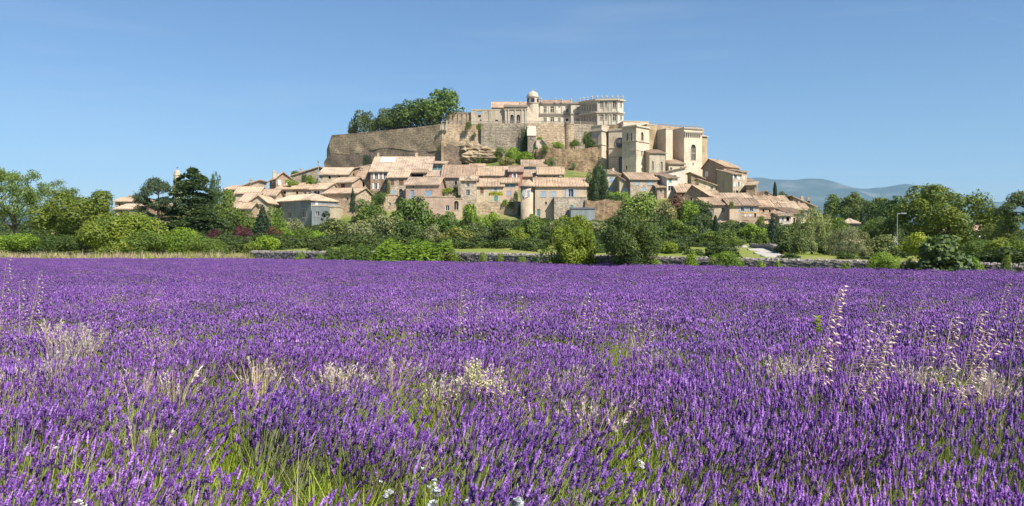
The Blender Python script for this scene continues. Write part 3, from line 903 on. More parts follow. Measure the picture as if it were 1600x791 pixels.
house('house with roof falling past three chimneys at the eastern end', 1239, 1273, 322, 340, ('x', 308, 323), Y=254, dep=8, wall='stone', tile='tile', wins=[], chims=[(1253, 308, 4), (1263, 310, 4), (1269, 313, 4)])
house('white house with dark loggia at the eastern foot', 1218, 1236, 337, 358, ('s', 331), Y=222, dep=8, wall='whitewash', tile='tilepale', wins=[(1223, 342, 3, 6, 'w'), (1231, 342, 5, 7, 'd')])
house('cream house with narrow dark door by the pale willow', 1235, 1258, 334, 357, ('s', 325), Y=225, dep=9, yaw=10, wall='cream', tile='tile', wins=[(1241, 344, 3, 8, 'd'), (1251, 338, 4, 5, 'cw')])
house('low stone house with tiled edge above the spruce', 1195, 1219, 342, 358, ('s', 338), Y=223, dep=7, wall='stone', tile='tile', wins=[(1204, 348, 3, 4, 'd')])
house('small cream villa with two windows among the eastern trees', 1321, 1341, 349, 368, ('h', 343, 4), Y=188, dep=8, yaw=-15, wall='cream', tile='tilepale', wins=[(1328, 354, 3, 5, 'w'), (1335.5, 354, 3, 5, 'w')], group='houses on the plain', chims=[])
house('small white house with red roof beside the eastern pine', 1530, 1541, 359, 385, ('g', 1536, 353.5), Y=122, dep=8, yaw=18, wall='whitewash', tile='tilered', wins=[(1536, 368, 2.5, 4, 'w')], group='houses on the plain', chims=[(1546, 350, 3)])
house('white hut with dark flat roof under the street lamp', 1393, 1401, 366, 390, ('f',), Y=104, dep=3, wall='whitewash', tile='slate', cat='hut', name='garden_hut', group='sheds', below=1.5)
house('grey low hut half hidden beside the lamp post', 1402, 1416, 388, 398, ('x', 383, 390), Y=86, dep=3, wall='bluegrey', tile='galvanised', cat='hut', name='garden_hut', group='sheds', below=1.5, over=0.1)
house('low tiled roof showing between willow and olive bush', 1346, 1362, 384, 394, ('s', 374), Y=112, dep=5, wall='pink', tile='tilepale', cat='hut', name='garden_hut', group='sheds', below=1.5)

# ---- belfry behind the cedar
YB = 262
bt = root('belfry_tower', P(277, 330, YB), 'distant round belfry with stone dome poking above the cedar', 'tower')
r0 = 5.2 / F * YB
m = MB()
zb0 = zat(276, YB)
m.lathe([(r0 * 1.3, 4), (r0 * 1.3, zb0 - 4), (r0 * 1.5, zb0 - 3.8), (r0 * 1.5, zb0 - 3.3), (r0, zb0 - 3.2), (r0, zb0 + 0.2), (r0 * 1.15, zb0 + 0.25), (r0 * 1.15, zb0 + 0.55)], 16)
m.build('shaft', 'castle', bt, (P(277, 0, YB).x, YB, 0), 0)
m = MB()
m.lathe([(r0 * math.cos(t) * 1.02, zb0 + 0.5 + 1.75 * math.sin(t)) for t in np.linspace(0, 1.5, 7)], 16)
m.build('dome', 'castle', bt, (P(277, 0, YB).x, YB, 0), 0, True)
m = MB()
m.tube((0, 0, zb0 + 2.2), (0, 0, zat(260, YB)), 0.09, 0.05, 5)
m.box(-0.35, 0.35, -0.05, 0.05, zat(262.5, YB), zat(262, YB))
m.build('cross', 'iron', bt, (P(277, 0, YB).x, YB, 0), 0)
for k in range(8):
    t = math.pi * 2 * k / 8 + 0.2
    m = MB()
    m.obox((math.cos(t) * r0, math.sin(t) * r0), (-math.sin(t), math.cos(t)), (math.cos(t), math.sin(t)), -0.22, 0.22, zb0 - 2.6, zb0 - 0.6, -0.1, 0.03)
    m.build('opening', 'dark_inside', bt, (P(277, 0, YB).x, YB, 0), 0)

# ---------------------------------------------------------------- the rampart round the castle rock
ZT = zat(193.5, 302)                              # level of the castle terrace
rp = root('rampart_wall', P(690, 258, 302), 'long brown stone rampart carrying the castle terrace and its trees', 'rampart')
Xl, Xr = P(514, 0, 331).x, P(690, 0, 302).x


def rough_wall(parts, name, mat, p0, p1, ztop, zbot, amp=0.5, batter=0.06, nu=60, nz=22, seed=0, edge=0.0):
    """a rampart stretch with an uneven, slightly battered face and some thickness"""
    rg = np.random.default_rng(seed)
    ph = rg.uniform(0, 6.28, (12,))
    fr = rg.uniform(0.08, 1.0, (12, 2))
    d = Vector((p1[0] - p0[0], p1[1] - p0[1]))
    L = d.length
    d.normalize()
    nrm = Vector((d.y, -d.x))
    V, Fq = [], []
    for j in range(nz + 1):
        v = j / nz
        for i in range(nu + 1):
            u = i / nu
            z = zbot(u) + (ztop(u) - zbot(u)) * v
            n_ = sum(math.sin(fr[k, 0] * u * L + fr[k, 1] * z + ph[k]) / (0.6 + fr[k].sum()) for k in range(12)) / 4
            out = (amp * n_ * (1.3 - v) + batter * (ztop(u) - z))
            sh = -edge * (1 - v) * max(0.0, 1 - u * 14) + edge * 0.6 * max(0.0, 1 - u * 14) * math.sin(7 * v + 1)
            V.append((p0[0] + d.x * (u * L + sh) + nrm.x * out, p0[1] + d.y * (u * L + sh) + nrm.y * out, z))
    W1 = nu + 1
    for j in range(nz):
        for i in range(nu):
            Fq.append((j * W1 + i, j * W1 + i + 1, (j + 1) * W1 + i + 1, (j + 1) * W1 + i))
    m = MB()
    m.add(V, Fq)
    top = [V[nz * W1 + i] for i in range(W1)]
    back = [(x - nrm.x * 1.6, y - nrm.y * 1.6, z) for x, y, z in top]
    m.add(top + back, [(i, i + 1, W1 + i + 1, W1 + i) for i in range(nu)])
    for i in (0, nu):
        col = [V[j * W1 + i] for j in range(nz + 1)]
        bk = [(x - nrm.x * 6, y - nrm.y * 6, z) for x, y, z in col]
        m.add(col + bk, [(j, j + 1, nz + 2 + j, nz + 1 + j) for j in range(nz)])
    return m.build(name, mat, parts)


za = zat(217, 331)
zfoot = lambda u: 31.0 - 3.0 * u
zmid = lambda u: za - 5.2 - 1.0 * math.sin(u * 9) - 1.8 * u
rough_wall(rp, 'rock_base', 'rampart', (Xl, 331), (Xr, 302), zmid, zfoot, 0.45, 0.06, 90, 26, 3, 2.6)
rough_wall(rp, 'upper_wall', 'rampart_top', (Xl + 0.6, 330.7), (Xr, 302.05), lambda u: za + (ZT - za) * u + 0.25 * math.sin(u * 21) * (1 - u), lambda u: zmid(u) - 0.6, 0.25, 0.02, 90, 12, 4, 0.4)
p3, p4, p5 = P(752, 0, 303), P(827, 0, 301), P(889, 0, 301.5)
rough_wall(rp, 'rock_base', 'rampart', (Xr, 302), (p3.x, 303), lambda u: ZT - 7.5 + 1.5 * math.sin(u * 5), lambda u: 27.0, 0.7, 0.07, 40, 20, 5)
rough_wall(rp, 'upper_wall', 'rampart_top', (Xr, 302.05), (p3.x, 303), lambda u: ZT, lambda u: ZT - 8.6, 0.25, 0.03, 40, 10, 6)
rough_wall(rp, 'grey_wall', 'rampart_grey', (p3.x, 301.6), (p4.x, 300.6), lambda u: ZT + 0.05, lambda u: 27.0, 0.15, 0.03, 40, 16, 7)
rough_wall(rp, 'grey_wall', 'rampart_top', (p4.x, 301), (p5.x, 301.5), lambda u: ZT + 0.1, lambda u: 27.0, 0.25, 0.03, 40, 16, 8)
p6 = P(927, 0, 304)
rough_wall(rp, 'grey_wall', 'rampart_grey', (p5.x, 302.4), (p6.x, 304), lambda u: ZT + 0.05, lambda u: 27.0, 0.15, 0.03, 24, 14, 9)
m = MB()
m.lathe([(2.1, 27), (1.75, ZT - 0.4), (1.9, ZT - 0.3), (1.9, ZT + 0.1)], 20)
m.build('round_bastion', 'rampart_top', rp, (p5.x, 302.2, 0), 0)
# lit corner quoin
m = MB()
m.box(Xr + 0.1, Xr + 0.9, 299.9, 301.6, 28, ZT - 7)
m.build('quoin', 'ashlar_old', rp)
for o in [o for o in rp.children if o.name.startswith('quoin')]:
    o.location = -Vector(rp.location)
for o in rp.children:
    if o.name.split('.')[0] in ('rock_base', 'upper_wall', 'grey_wall'):
        o.location = -Vector(rp.location)
# crenel recess with white posts
m = MB()
for i in range(4):
    x = P(688 + i * 2.6, 0, 301).x
    m.box(x, x + 0.22, 300.9, 301.3, ZT - 2.6, ZT - 0.8)
m.box(P(697.5, 0, 301).x, P(698.8, 0, 301).x, 300.8, 301.4, ZT - 2.6, ZT + 1.2)
m.build('embrasure', 'trim', rp, (0, 0, 0))
# terrace balustrade: rail, base and posts
m = MB()
for x0, x1, y0, y1 in ((690, 827, 303.2, 301.6), (827, 927, 301.8, 304.2)):
    A, B = P(x0, 0, y0), P(x1, 0, y1)
    n_ = int((B - A).length / 0.6)
    for i in range(n_):
        q = A.lerp(B, i / n_)
        w = 0.16 if i % 8 == 0 else 0.05
        m.box(q.x - w, q.x + w, q.y - w, q.y + w, ZT, ZT + (1.05 if i % 8 else 1.2))
    for i in range(12):
        q, s_ = A.lerp(B, i / 12), A.lerp(B, (i + 1) / 12)
        m.slab([(q.x, q.y - 0.12, ZT + 1.02), (s_.x, s_.y - 0.12, ZT + 1.02), (s_.x, s_.y + 0.12, ZT + 1.02), (q.x, q.y + 0.12, ZT + 1.02)], 0.14)
m.build('balustrade', 'trim_old', rp, (0, 0, 0))

# great pier with pale sloping cap, and the low shelter wall beside it
pr = root('buttress_pier', P(831, 243, 296), 'tall stone pier with pale sloping cap clad in dark ivy', 'buttress')
b = block(pr, 824.5, 837, 212, 246, 295.5, dep=5, yaw=0, wall='rampart_grey', roof=('s', 198), tile='trim', below=6, over=0.2, wname='pier', rname='cap', ground=False)
tw_ = root('terrace_wall', P(890, 268, 291), 'rough brown retaining wall under the green ledge beside the church', 'wall')
pa, pb = P(838, 0, 292), P(934, 0, 290)
o = rough_wall(tw_, 'wall', 'rubble', (pa.x, 292), (pb.x, 290), lambda u: zat(232.5, 291) + 0.5 * math.sin(u * 8), lambda u: 20.0, 0.5, 0.05, 50, 20, 12)
o.location = -Vector(tw_.location)
m = MB()
m.slab([(pa.x - 1, 293, zat(232.8, 291)), (pb.x + 1, 291, zat(232.8, 291)), (pb.x + 1, 303, zat(232.8, 291) + 0.5), (pa.x - 1, 303, zat(232.8, 291) + 0.5)], 3.0)
o = m.build('earth', 'rock', tw_, (0, 0, 0))
sw = root('stair_parapet', P(846, 232, 295), 'small stone parapet stepping down beside the capped pier', 'wall')
block(sw, 838, 849, 220, 234, 294.5, dep=4, wall='castle', roof=('f',), tile='castle', below=3, ground=False, rname='coping')
block(sw, 849, 857, 227, 234, 294.2, dep=4, wall='castle', roof=('x', 220.5, 229), tile='trim', below=3, ground=False, rname='sloping_coping')

# castle terrace (ground level behind the rampart)
m = MB()
poly = [(Xl + 1.0, 331.6), (Xr, 303.2), (p3.x, 304), (p4.x, 302), (p5.x, 302.6), (p6.x, 304.6), (P(1000, 0, 300).x, 300), (P(1085, 0, 312).x, 312), (75, 345), (60, 400), (-70, 420), (-88, 380)]
m.add([(x, y, ZT - 0.25) for x, y in poly] + [(x, y, 15.0) for x, y in poly], [tuple(range(len(poly)))] + [(i, (i + 1) % len(poly), len(poly) + (i + 1) % len(poly), len(poly) + i) for i in range(len(poly))])
tag(m.build('castle_terrace', 'rock'), kind='structure')

# ---------------------------------------------------------------- the castle
ca = root('castle', P(850, 194, 325), 'pale stone renaissance castle with dome and urn-topped wing on the hilltop', 'castle')
kw = dict(ground=False, below=3)
b = block(ca, 697, 737, 177, 198, 317, dep=1.0, wall='rampart_top', roof=('f',), tile='tileold_x', wname='screen_wall', rname='coping', **kw)
for px in (702, 709, 716, 723, 730):
    pilaster(b, 'f', px, 1.6, 179, 198, 'trim_old', 0.3, 'buttress')
b = block(ca, 736, 789, 172, 198, 316, dep=1.1, wall='castle', roof=('f',), tile='castle', wname='ruined_wall', rname='coping',
          wins=[(748.5, 176, 7, 4, 'x'), (749, 181.5, 5, 3.5, 'd'), (776, 188.5, 5, 2.5, 'd'), (751, 188, 2.5, 2.5, 'd')], **kw)
pilaster(b, 'f', 764, 1.2, 174, 198, 'trim_old', 0.15)
b = block(ca, 769, 823, 168, 198, 326, dep=13, wall='castle', roof=('r', 160.5, 6), tile='tilered', wname='gallery_wall', **kw)
b = block(ca, 788, 823, 165, 198, 315, dep=8, wall='castle', roof=('f',), tile='trim_old', wname='pavilion_wall', rname='pavilion_roof',
          wins=[(800, 186.5, 5.5, 14, 'a'), (810, 186.5, 5.5, 14, 'a')], **kw)
band(b, 'f', 165.4, 167.2, 'trim_old', 0.5)
band(b, 'f', 170.6, 171.8, 'trim_old', 0.3)
for px in (789.8, 794.5, 805, 815.5, 821):
    pilaster(b, 'f', px, 1.8, 172, 198, 'trim', 0.3)
m = MB()                                            # sloping volute wall beside the pavilion
q = P(823.4, 0, 315)
vol = [(0, zat(166, 315)), (0.7, zat(167, 315)), (1.6, zat(173, 315)), (2.5, zat(180, 315)), (2.5, zat(197, 315)), (0, zat(197, 315))]
for dy, nm in ((0, 0),):
    k = len(vol)
    m.add([(x, 0, z) for x, z in vol] + [(x, 1.2, z) for x, z in vol], [tuple(range(k)), tuple(range(2 * k - 1, k - 1, -1))] + [(i, (i + 1) % k, k + (i + 1) % k, k + i) for i in range(k)])
m.build('volute', 'ashlar', ca, (q.x, 315, 0))
# dome turret
YD = 324
c0 = P(832.5, 0, YD)
rr = 9.0 / F * YD
m = MB()
m.lathe([(rr, ZT - 2), (rr, zat(163, YD)), (rr * 1.1, zat(162.5, YD)), (rr * 1.1, zat(161.5, YD)), (rr * 0.98, zat(161.4, YD)), (rr * 0.98, zat(153.2, YD)), (rr * 1.12, zat(152.8, YD)), (rr * 1.12, zat(151.6, YD))], 24)
m.build('turret', 'castle', ca, (c0.x, YD, 0))
m = MB()
m.lathe([(rr * 1.0 * math.cos(t), zat(151.6, YD) + rr * 0.98 * math.sin(t)) for t in np.linspace(0, 1.48, 9)], 24)
m.lathe([(0.3, zat(142.6, YD)), (0.4, zat(142, YD)), (0.1, zat(141.2, YD)), (0.06, zat(138, YD))], 8)
m.build('dome', 'castle', ca, (c0.x, YD, 0), 0, True)
for k in range(6):
    t = -math.pi / 2 + k * math.pi / 3
    m = MB()
    m.obox((math.cos(t) * rr * 0.98, math.sin(t) * rr * 0.98), (-math.sin(t), math.cos(t)), (math.cos(t), math.sin(t)), -0.65, 0.65, zat(161, YD), zat(155, YD), -0.3, 0.06)
    m.build('turret_window', 'glass', ca, (c0.x, YD, 0))
# long rear wing
b = block(ca, 841, 893, 161.5, 198, 332, dep=12, wall='castle_pale', roof=('r', 157.6, 6), tile='tilered', wname='wing_wall',
          wins=[(852, 171, 3.5, 9, 'm'), (863, 171, 5, 9, 'm'), (886, 171, 4, 10, 'm'), (852, 187, 3.5, 6, 'm'), (863, 187, 5, 7, 'm'), (874, 187, 3, 6, 'm'), (886, 188, 4, 6, 'd')], **kw)
band(b, 'f', 161.6, 163.4, 'trim_old', 0.5)
band(b, 'f', 177.4, 179.4, 'trim_old', 0.35)
band(b, 'f', 181.2, 182, 'trim_old', 0.2)
for px in (844, 857.5, 868.5, 878, 891):
    pilaster(b, 'f', px, 1.2, 164.5, 177, 'trim', 0.2)
b = block(ca, 892, 907.5, 160.5, 198, 329, dep=10, wall='castle_pale', roof=('f',), tile='trim_old', wname='stair_turret', rname='turret_roof',
          wins=[(902.5, 169.5, 3, 4, 'm'), (902.5, 178.3, 3, 3, 'd'), (902.5, 187, 3, 4, 'm')], **kw)
band(b, 'f', 160.8, 162.4, 'trim_old', 0.4)
band(b, 'f', 177.4, 179.2, 'trim_old', 0.3)
# great wing: a long flank, a broad front and a narrow sunlit end
lw = [(x, y, 2.3, h, 'm') for x in (910, 914, 918, 922.3, 926.8, 930.6) for y, h in ((168.5, 10), (186, 9))]
bA = block(ca, 907, 933, 159.5, 199, 327, dep=10, yaw=-44, wall='castle_pale', roof=('f',), tile='trim_old', wname='wing_flank', rname='flank_roof', wins=lw, **kw)
yB = bA['loc'][1] + bA['W'] * bA['s']
zA = bA['zb'] + bA['H']
eB = HZ - (zA - CAMZ) * F / yB
bB = block(ca, 932.6, 966, eB, 199, yB - 0.1, dep=14, yaw=-6, wall='castle_pale', roof=('f',), tile='trim_old', wname='great_wing', rname='wing_roof',
           wins=[(940, 163, 3.4, 10, 'm'), (947, 163, 2.6, 9, 'm'), (960, 163, 4.4, 11, 'm'), (940, 183, 3.4, 9, 'm'), (947, 183, 2.6, 8, 'm'), (960, 183, 4.4, 11, 'm')], **kw)
yC = bB['loc'][1] + bB['W'] * bB['s']
bC = block(ca, 966, 974, eB, 199, yC + 0.05, dep=12, yaw=30, wall='castle_pale', roof=('f',), tile='trim_old', wname='end_bay', rname='end_roof', wins=[(970, 163, 2.4, 10, 'm'), (970, 183, 2.4, 10, 'm')], **kw)
for bq in (bA, bB, bC):
    zt_ = bq['H']
    Ym = bq['loc'][1]
    row = lambda z: HZ - (z + bq['zb'] - CAMZ) * F / Ym
    band(bq, 'f', row(zt_ - 0.05), row(zt_ - 0.55), 'trim', 0.7)
    band(bq, 'f', row(zt_ - 5.0), row(zt_ - 5.5), 'trim', 0.5)
    band(bq, 'f', row(zt_ - 5.9), row(zt_ - 6.15), 'trim_old', 0.25)
for px in (933.8, 944, 951.5, 956, 964.8):
    pilaster(bB, 'f', px, 1.3, eB + 3.2, eB + 18.5, 'trim', 0.25)
    pilaster(bB, 'f', px, 1.3, eB + 25, 197, 'trim', 0.25)
for px in (908, 912, 916, 920.2, 924.6, 928.8, 932):
    pilaster(bA, 'f', px, 0.8, 163.5, 178, 'trim', 0.22)
    pilaster(bA, 'f', px, 0.8, 182.5, 197, 'trim', 0.22)
# urns along the roof line
for px, y0, Y in ((813, 163, 316), (846, 157, 331), (868, 157, 331), (878, 158, 331), (892.5, 158, 329), (906, 157.5, 329), (912, eB + 0.5, yB + 5), (918, eB - 0.3, yB + 3.5), (925, eB - 1, yB + 1.8), (933, eB - 1.5, yB + 0.6), (940, eB - 1.5, yB + 0.5), (948, eB - 1.5, yB), (957, eB - 1.5, yB - 0.2), (965, eB - 1.5, yB - 0.4), (973, eB - 1.5, yB + 0.8)):
    m = MB()
    z = zat(y0 + 3, Y)
    m.lathe([(0.3, z), (0.3, z + 0.7), (0.15, z + 0.8), (0.34, z + 1.2), (0.36, z + 1.5), (0.14, z + 1.75), (0.05, z + 2.15)], 8)
    m.build('roof_urn', 'trim', ca, (P(px, 0, Y).x, Y, 0))

# ---------------------------------------------------------------- the collegiate church below the terrace
ch = root('collegiate_church', P(1005, 271, 292), 'large ashlar church with square bell tower and deep buttresses', 'church')
kw = dict(ground=False, below=8)
# twin-faced turret at the facade corner
b = block(ch, 924, 940, 198, 273, 301, dep=5.2, yaw=-38, wall='ashlar', roof=('f',), tile='ashlar', wname='corner_turret', rname='turret_top', wins=[(934, 219, 1.6, 13, 'a'), (950, 219, 2.2, 13, 'a', 'r')], **kw)
for fc in 'fr':
    band(b, fc, 205, 206.4, 'trim', 0.35)
    band(b, fc, 227, 228, 'trim', 0.2)
b = block(ch, 951, 977, 203, 273, 300, dep=10, yaw=-24, wall='ashlar', roof=('f',), tile='ashlar', wname='facade', rname='facade_top', wins=[(970, 258, 6, 26, 'a')], **kw)
band(b, 'f', 203.5, 205, 'trim', 0.25)
band(b, 'f', 231, 232, 'trim', 0.2)
band(b, 'f', 245, 246, 'trim', 0.2)
t, z, Yp, fo = b['onface'](969, 223, 'f')
m = MB()
ring = []
for k in range(20):
    an = 2 * math.pi * k / 20
    ring.append((t + 2.3 * math.cos(an), z + 2.3 * math.sin(an)))
m.add([(x, -0.02, zz) for x, zz in ring] + [(t + (x - t) * 0.82, -0.3, z + (zz - z) * 0.82) for x, zz in ring] + [(t + (x - t) * 0.8, -0.04, z + (zz - z) * 0.8) for x, zz in ring],
      [(i, (i + 1) % 20, 20 + (i + 1) % 20, 20 + i) for i in range(20)] + [(20 + i, 20 + (i + 1) % 20, 40 + (i + 1) % 20, 40 + i) for i in range(20)])
for k in range(8):
    an = math.pi * k / 8
    m.tube((t - 1.8 * math.cos(an), -0.1, z - 1.8 * math.sin(an)), (t + 1.8 * math.cos(an), -0.1, z + 1.8 * math.sin(an)), 0.06, 0.06, 4)
rw = m.build('rose_window', 'trim_old', ch, b['loc'], b['a'])
m = MB()
m.add([(t + (x - t) * 0.8, -0.045, z + (zz - z) * 0.8) for x, zz in ring], [tuple(range(20))])
m.build('rose_glass', 'glass', rw)
# bell tower
b = block(ch, 972, 994, 199, 273, 291.5, dep=8.2, yaw=-44, wall='ashlar', roof=('f',), tile='ashlar', wname='bell_tower', rname='tower_top',
          wins=[(980.5, 214, 2.4, 12, 'a'), (987, 214, 2.4, 12, 'a'), (1003.5, 213, 3.6, 13, 'a', 'r'), (1003, 240, 2, 7, 'd', 'r'), (979, 262, 2, 6, 'd'), (1003, 265, 1.8, 5, 'd', 'r'), (1009, 258, 1.5, 2.5, 'd', 'r')], **kw)
for fc in 'fr':
    band(b, fc, 199, 200.6, 'trim', 0.4)
    band(b, fc, 222, 223.3, 'trim', 0.25)
    band(b, fc, 236.5, 237.2, 'trim', 0.12)
# parapet terrace behind the tower
b = block(ch, 974, 1014, 190, 215, 299, dep=12, yaw=8, wall='ashlar', roof=('f',), tile='trim', wname='upper_terrace', rname='terrace_coping', wins=[(1001, 197.5, 2, 2.5, 'd')], **kw)
# nave flank, buttress piers, east block
b = block(ch, 1008, 1100, 197, 272, 306, dep=16, yaw=22, wall='ashlar_old', roof=('f',), tile='trim', wname='nave_wall', rname='nave_coping', **kw)
O, U, N, W = b['faces']['f']
m = MB()
for i in range(int(W / 0.8)):
    m.box(i * 0.8, i * 0.8 + 0.16, 0.2, 0.4, b['H'] + 0.3, b['H'] + 1.1)
m.box(0, W, 0.15, 0.45, b['H'] + 1.1, b['H'] + 1.25)
m.build('balustrade', 'trim_old', ch, b['loc'], b['a'])
block(ch, 1040.5, 1051, 202, 272, 294, dep=13, yaw=24, wall='ashlar', roof=('f',), tile='trim', wname='buttress', rname='buttress_cap', **kw)
block(ch, 1011, 1026, 195, 272, 297, dep=10, yaw=30, wall='ashlar_old', roof=('f',), tile='trim', wname='buttress', rname='buttress_cap', **kw)
b = block(ch, 1069, 1097, 200, 272, 293, dep=18, yaw=20, wall='ashlar', roof=('f',), tile='trim', wname='east_block', rname='east_coping', wins=[(1083.5, 238, 7, 24, 'a'), (1083, 256, 1.8, 4, 'd')], **kw)
band(b, 'f', 200.4, 201.6, 'trim_old', 0.3)
m = MB()
zc = zat(213, 293) - b['zb']
i = 0.0
while i < b['W'] - 0.5:
    m.box(i, i + 0.45, -0.45, -0.002, zc, zc + 1.2)
    i += 0.9
m.box(-0.1, b['W'] + 0.1, -0.5, -0.002, zc + 1.2, zc + 1.7)
m.build('corbel_table', 'trim_old', ch, b['loc'], b['a'])
m = MB()
t, z, Yp, fo = b['onface'](1083.5, 238, 'f')
for dx in (-0.45, 0.45):
    m.box(t + dx - 0.06, t + dx + 0.06, -0.1 + 0.26, 0.3, z - 2.4, z + 2.2)
m.box(t - 0.9, t + 0.9, 0.16, 0.298, z - 0.4, z - 0.2)
m.build('tracery', 'trim', ch, b['loc'], b['a'])
block(ch, 1097, 1105, 213, 272, 300, dep=12, yaw=26, wall='ashlar_old', roof=('s', 208), tile='trim', wname='buttress', rname='buttress_cap', **kw)
block(ch, 1015, 1039.5, 239, 275, 287.5, dep=7, yaw=16, wall='castle', roof=('s', 234.5), tile='tileold', wname='chapel_wall', rname='chapel_roof', wins=[(1020, 259, 2.6, 14, 'a'), (1034, 260, 2.6, 14, 'a')], **kw)
block(ch, 1045, 1069, 256, 275, 289, dep=6, yaw=14, wall='ashlar', roof=('s', 250), tile='tileold', wname='sacristy_wall', rname='sacristy_roof', wins=[(1048.5, 264.5, 2.6, 6, 'a'), (1064, 263, 2.5, 4, 'd')], **kw)
for px, py, Y, z_ in ((930, 271, 300, 0), (990, 272, 288, 0), (1060, 273, 290, 0)):
    GP.append(tuple(P(px, py + 3, Y - 6)))

# ---------------------------------------------------------------- terrain: one sheet out to the horizon
WA, WB = Vector((-23.0, 72.0)), Vector((26.5, 35.0))        # field wall runs from A to B
WD = (WB - WA).normalized()
WN = Vector((-WD.y, WD.x))                                   # towards the village
if WN.y < 0:
    WN = -WN


def behind(x, y):
    """metres behind the field's far edge (negative inside the field)"""
    d1 = (x - WA.x) * WN.x + (y - WA.y) * WN.y
    d2 = y - 72.5
    return np.maximum(d1, d2) if not np.isscalar(x) else max(d1, d2)


ctrl = []
for px in (-150, 100, 350, 600, 800, 1000, 1200, 1400, 1700):
    for Y, py in ((85, 389), (130, 382), (165, 376)):
        ctrl.append(tuple(P(px, py, Y)))
for px, py, Y in ((450, 368, 195), (560, 364, 195), (650, 362, 195), (750, 362, 195), (850, 360, 195), (950, 360, 195), (1050, 362, 190), (1150, 366, 190), (1250, 368, 185),
                  (200, 372, 180), (60, 376, 180), (300, 366, 190), (200, 345, 225), (60, 362, 230), (-120, 366, 240), (300, 335, 245),
                  (1350, 368, 185), (1500, 374, 180), (1700, 374, 220), (1300, 352, 225), (1400, 364, 230),
                  (460, 300, 300), (400, 318, 310), (330, 330, 310), (540, 274, 300), (600, 262, 300), (690, 259, 297), (735, 257, 293), (790, 250, 291), (820, 250, 289), (850, 262, 285), (900, 268, 286),
                  (780, 262, 275), (1120, 300, 320), (1200, 322, 320), (1280, 345, 300), (1150, 315, 380)):
    ctrl.append(tuple(P(px, py, Y)))
for x, y, z in ((-60, 360, 26), (-40, 420, 25), (30, 420, 24), (90, 380, 18), (0, 520, 9), (-120, 480, 8), (120, 480, 8), (-180, 320, 8), (190, 320, 5), (0, 330, 30), (40, 330, 29),
                (-300, 100, 1.6), (-300, 300, 4), (-300, 550, 4), (0, 650, 5), (300, 550, 4), (300, 300, 4), (300, 100, 1.6), (-150, 75, 1.3), (150, 75, 1.3)):
    ctrl.append((x, y, z))
CP = np.array(ctrl + GP)
# merge near duplicates, keep the lower one (houses are sunk into the ground)
keep = []
for p in CP[np.argsort(CP[:, 2])]:
    if all((p[0] - q[0]) ** 2 + (p[1] - q[1]) ** 2 > 9 for q in keep):
        keep.append(p)
CP = np.array(keep)
d = np.hypot(CP[:, None, 0] - CP[None, :, 0], CP[:, None, 1] - CP[None, :, 1])
A = np.block([[d - 2.0 * np.eye(len(CP)), np.ones((len(CP), 1))], [np.ones((1, len(CP))), np.zeros((1, 1))]])
wts = np.linalg.solve(A, np.append(CP[:, 2], 0))


def sstep(a, b, x):
    t = np.clip((x - a) / (b - a), 0, 1)
    return t * t * (3 - 2 * t)


def ground(x, y):
    x = np.atleast_1d(np.asarray(x, float)).ravel()
    y = np.atleast_1d(np.asarray(y, float)).ravel()
    z = np.empty_like(x)
    for i in range(0, len(x), 20000):
        dd = np.hypot(x[i:i + 20000, None] - CP[None, :, 0], y[i:i + 20000, None] - CP[None, :, 1])
        z[i:i + 20000] = dd @ wts[:-1] + wts[-1]
    z = np.maximum(z, 0.75)
    far = np.maximum(np.abs(x) - 280, 0) + np.maximum(y - 560, 0)
    f = sstep(0, 200, far)
    z = z * (1 - f) + 3.0 * f
    bh = behind(x, y)
    lowr = 1 - 0.3 * sstep(0, 25, x) * (1 - sstep(60, 90, y))
    rise = np.where(x < -24, 16.0, 2.2)
    return z * lowr * sstep(0.0, 1.0, bh / rise)


def gz(x, y):
    return float(ground(x, y)[0])


xs = np.concatenate([[-14000, -9000, -6000, -4000, -2500, -1600, -1000, -700, -500, -400, -330], np.arange(-280, -100, 8), np.arange(-100, 100.1, 2.5), np.arange(108, 281, 8), [330, 400, 500, 700, 1000, 1600, 2500, 4000, 6000, 9000, 14000]])
ys = np.concatenate([[-400, -100, -30, -8, 0, 8, 20, 30], np.arange(34, 80, 1.5), np.arange(80, 310, 2.5), np.arange(310, 420, 6), [430, 450, 480, 520, 560, 620, 700, 850, 1100, 1600, 2400, 3600, 5500, 8000, 12000, 16000]])
gx, gy = np.meshgrid(xs, ys)
zz = ground(gx.ravel(), gy.ravel())
bump = (np.sin(gx.ravel() * 0.9 + gy.ravel() * 0.5) + np.sin(gx.ravel() * 0.37 - gy.ravel() * 0.83)) * 0.12
zz = zz + np.where((behind(gx.ravel(), gy.ravel()) > 8) & (gy.ravel() < 560), bump, 0)
nx, ny = len(xs), len(ys)
ii = (np.arange(ny - 1)[:, None] * nx + np.arange(nx - 1)[None, :]).ravel()
m, n, l = new_mat('ground')
pos = n.new('ShaderNodeNewGeometry').outputs['Position']
n1 = noise(n, l, pos, 0.12, 6, 0.65)
n2 = noise(n, l, pos, 1.3, 5, 0.7)
n3 = noise(n, l, pos, 9.0, 3, 0.7)
gc = ramp(n, l, n1, [(0.32, (0.09, 0.125, 0.03)), (0.46, (0.16, 0.19, 0.05)), (0.56, (0.25, 0.23, 0.085)), (0.7, (0.36, 0.29, 0.16))])
gc = mixc(n, l, ramp(n, l, n2, [(0.35, (0, 0, 0)), (0.7, (0.5,) * 3)]), gc, (0.11, 0.15, 0.035))
gc = mixc(n, l, 0.8, gc, ramp(n, l, n3, [(0.25, (0.6,) * 3), (0.75, (1.3,) * 3)]), 'MULTIPLY')
sep = n.new('ShaderNodeSeparateXYZ')
l.new(pos, sep.inputs[0])
near = n.new('ShaderNodeMapRange')
near.inputs['From Min'].default_value, near.inputs['From Max'].default_value = 0.05, 0.4
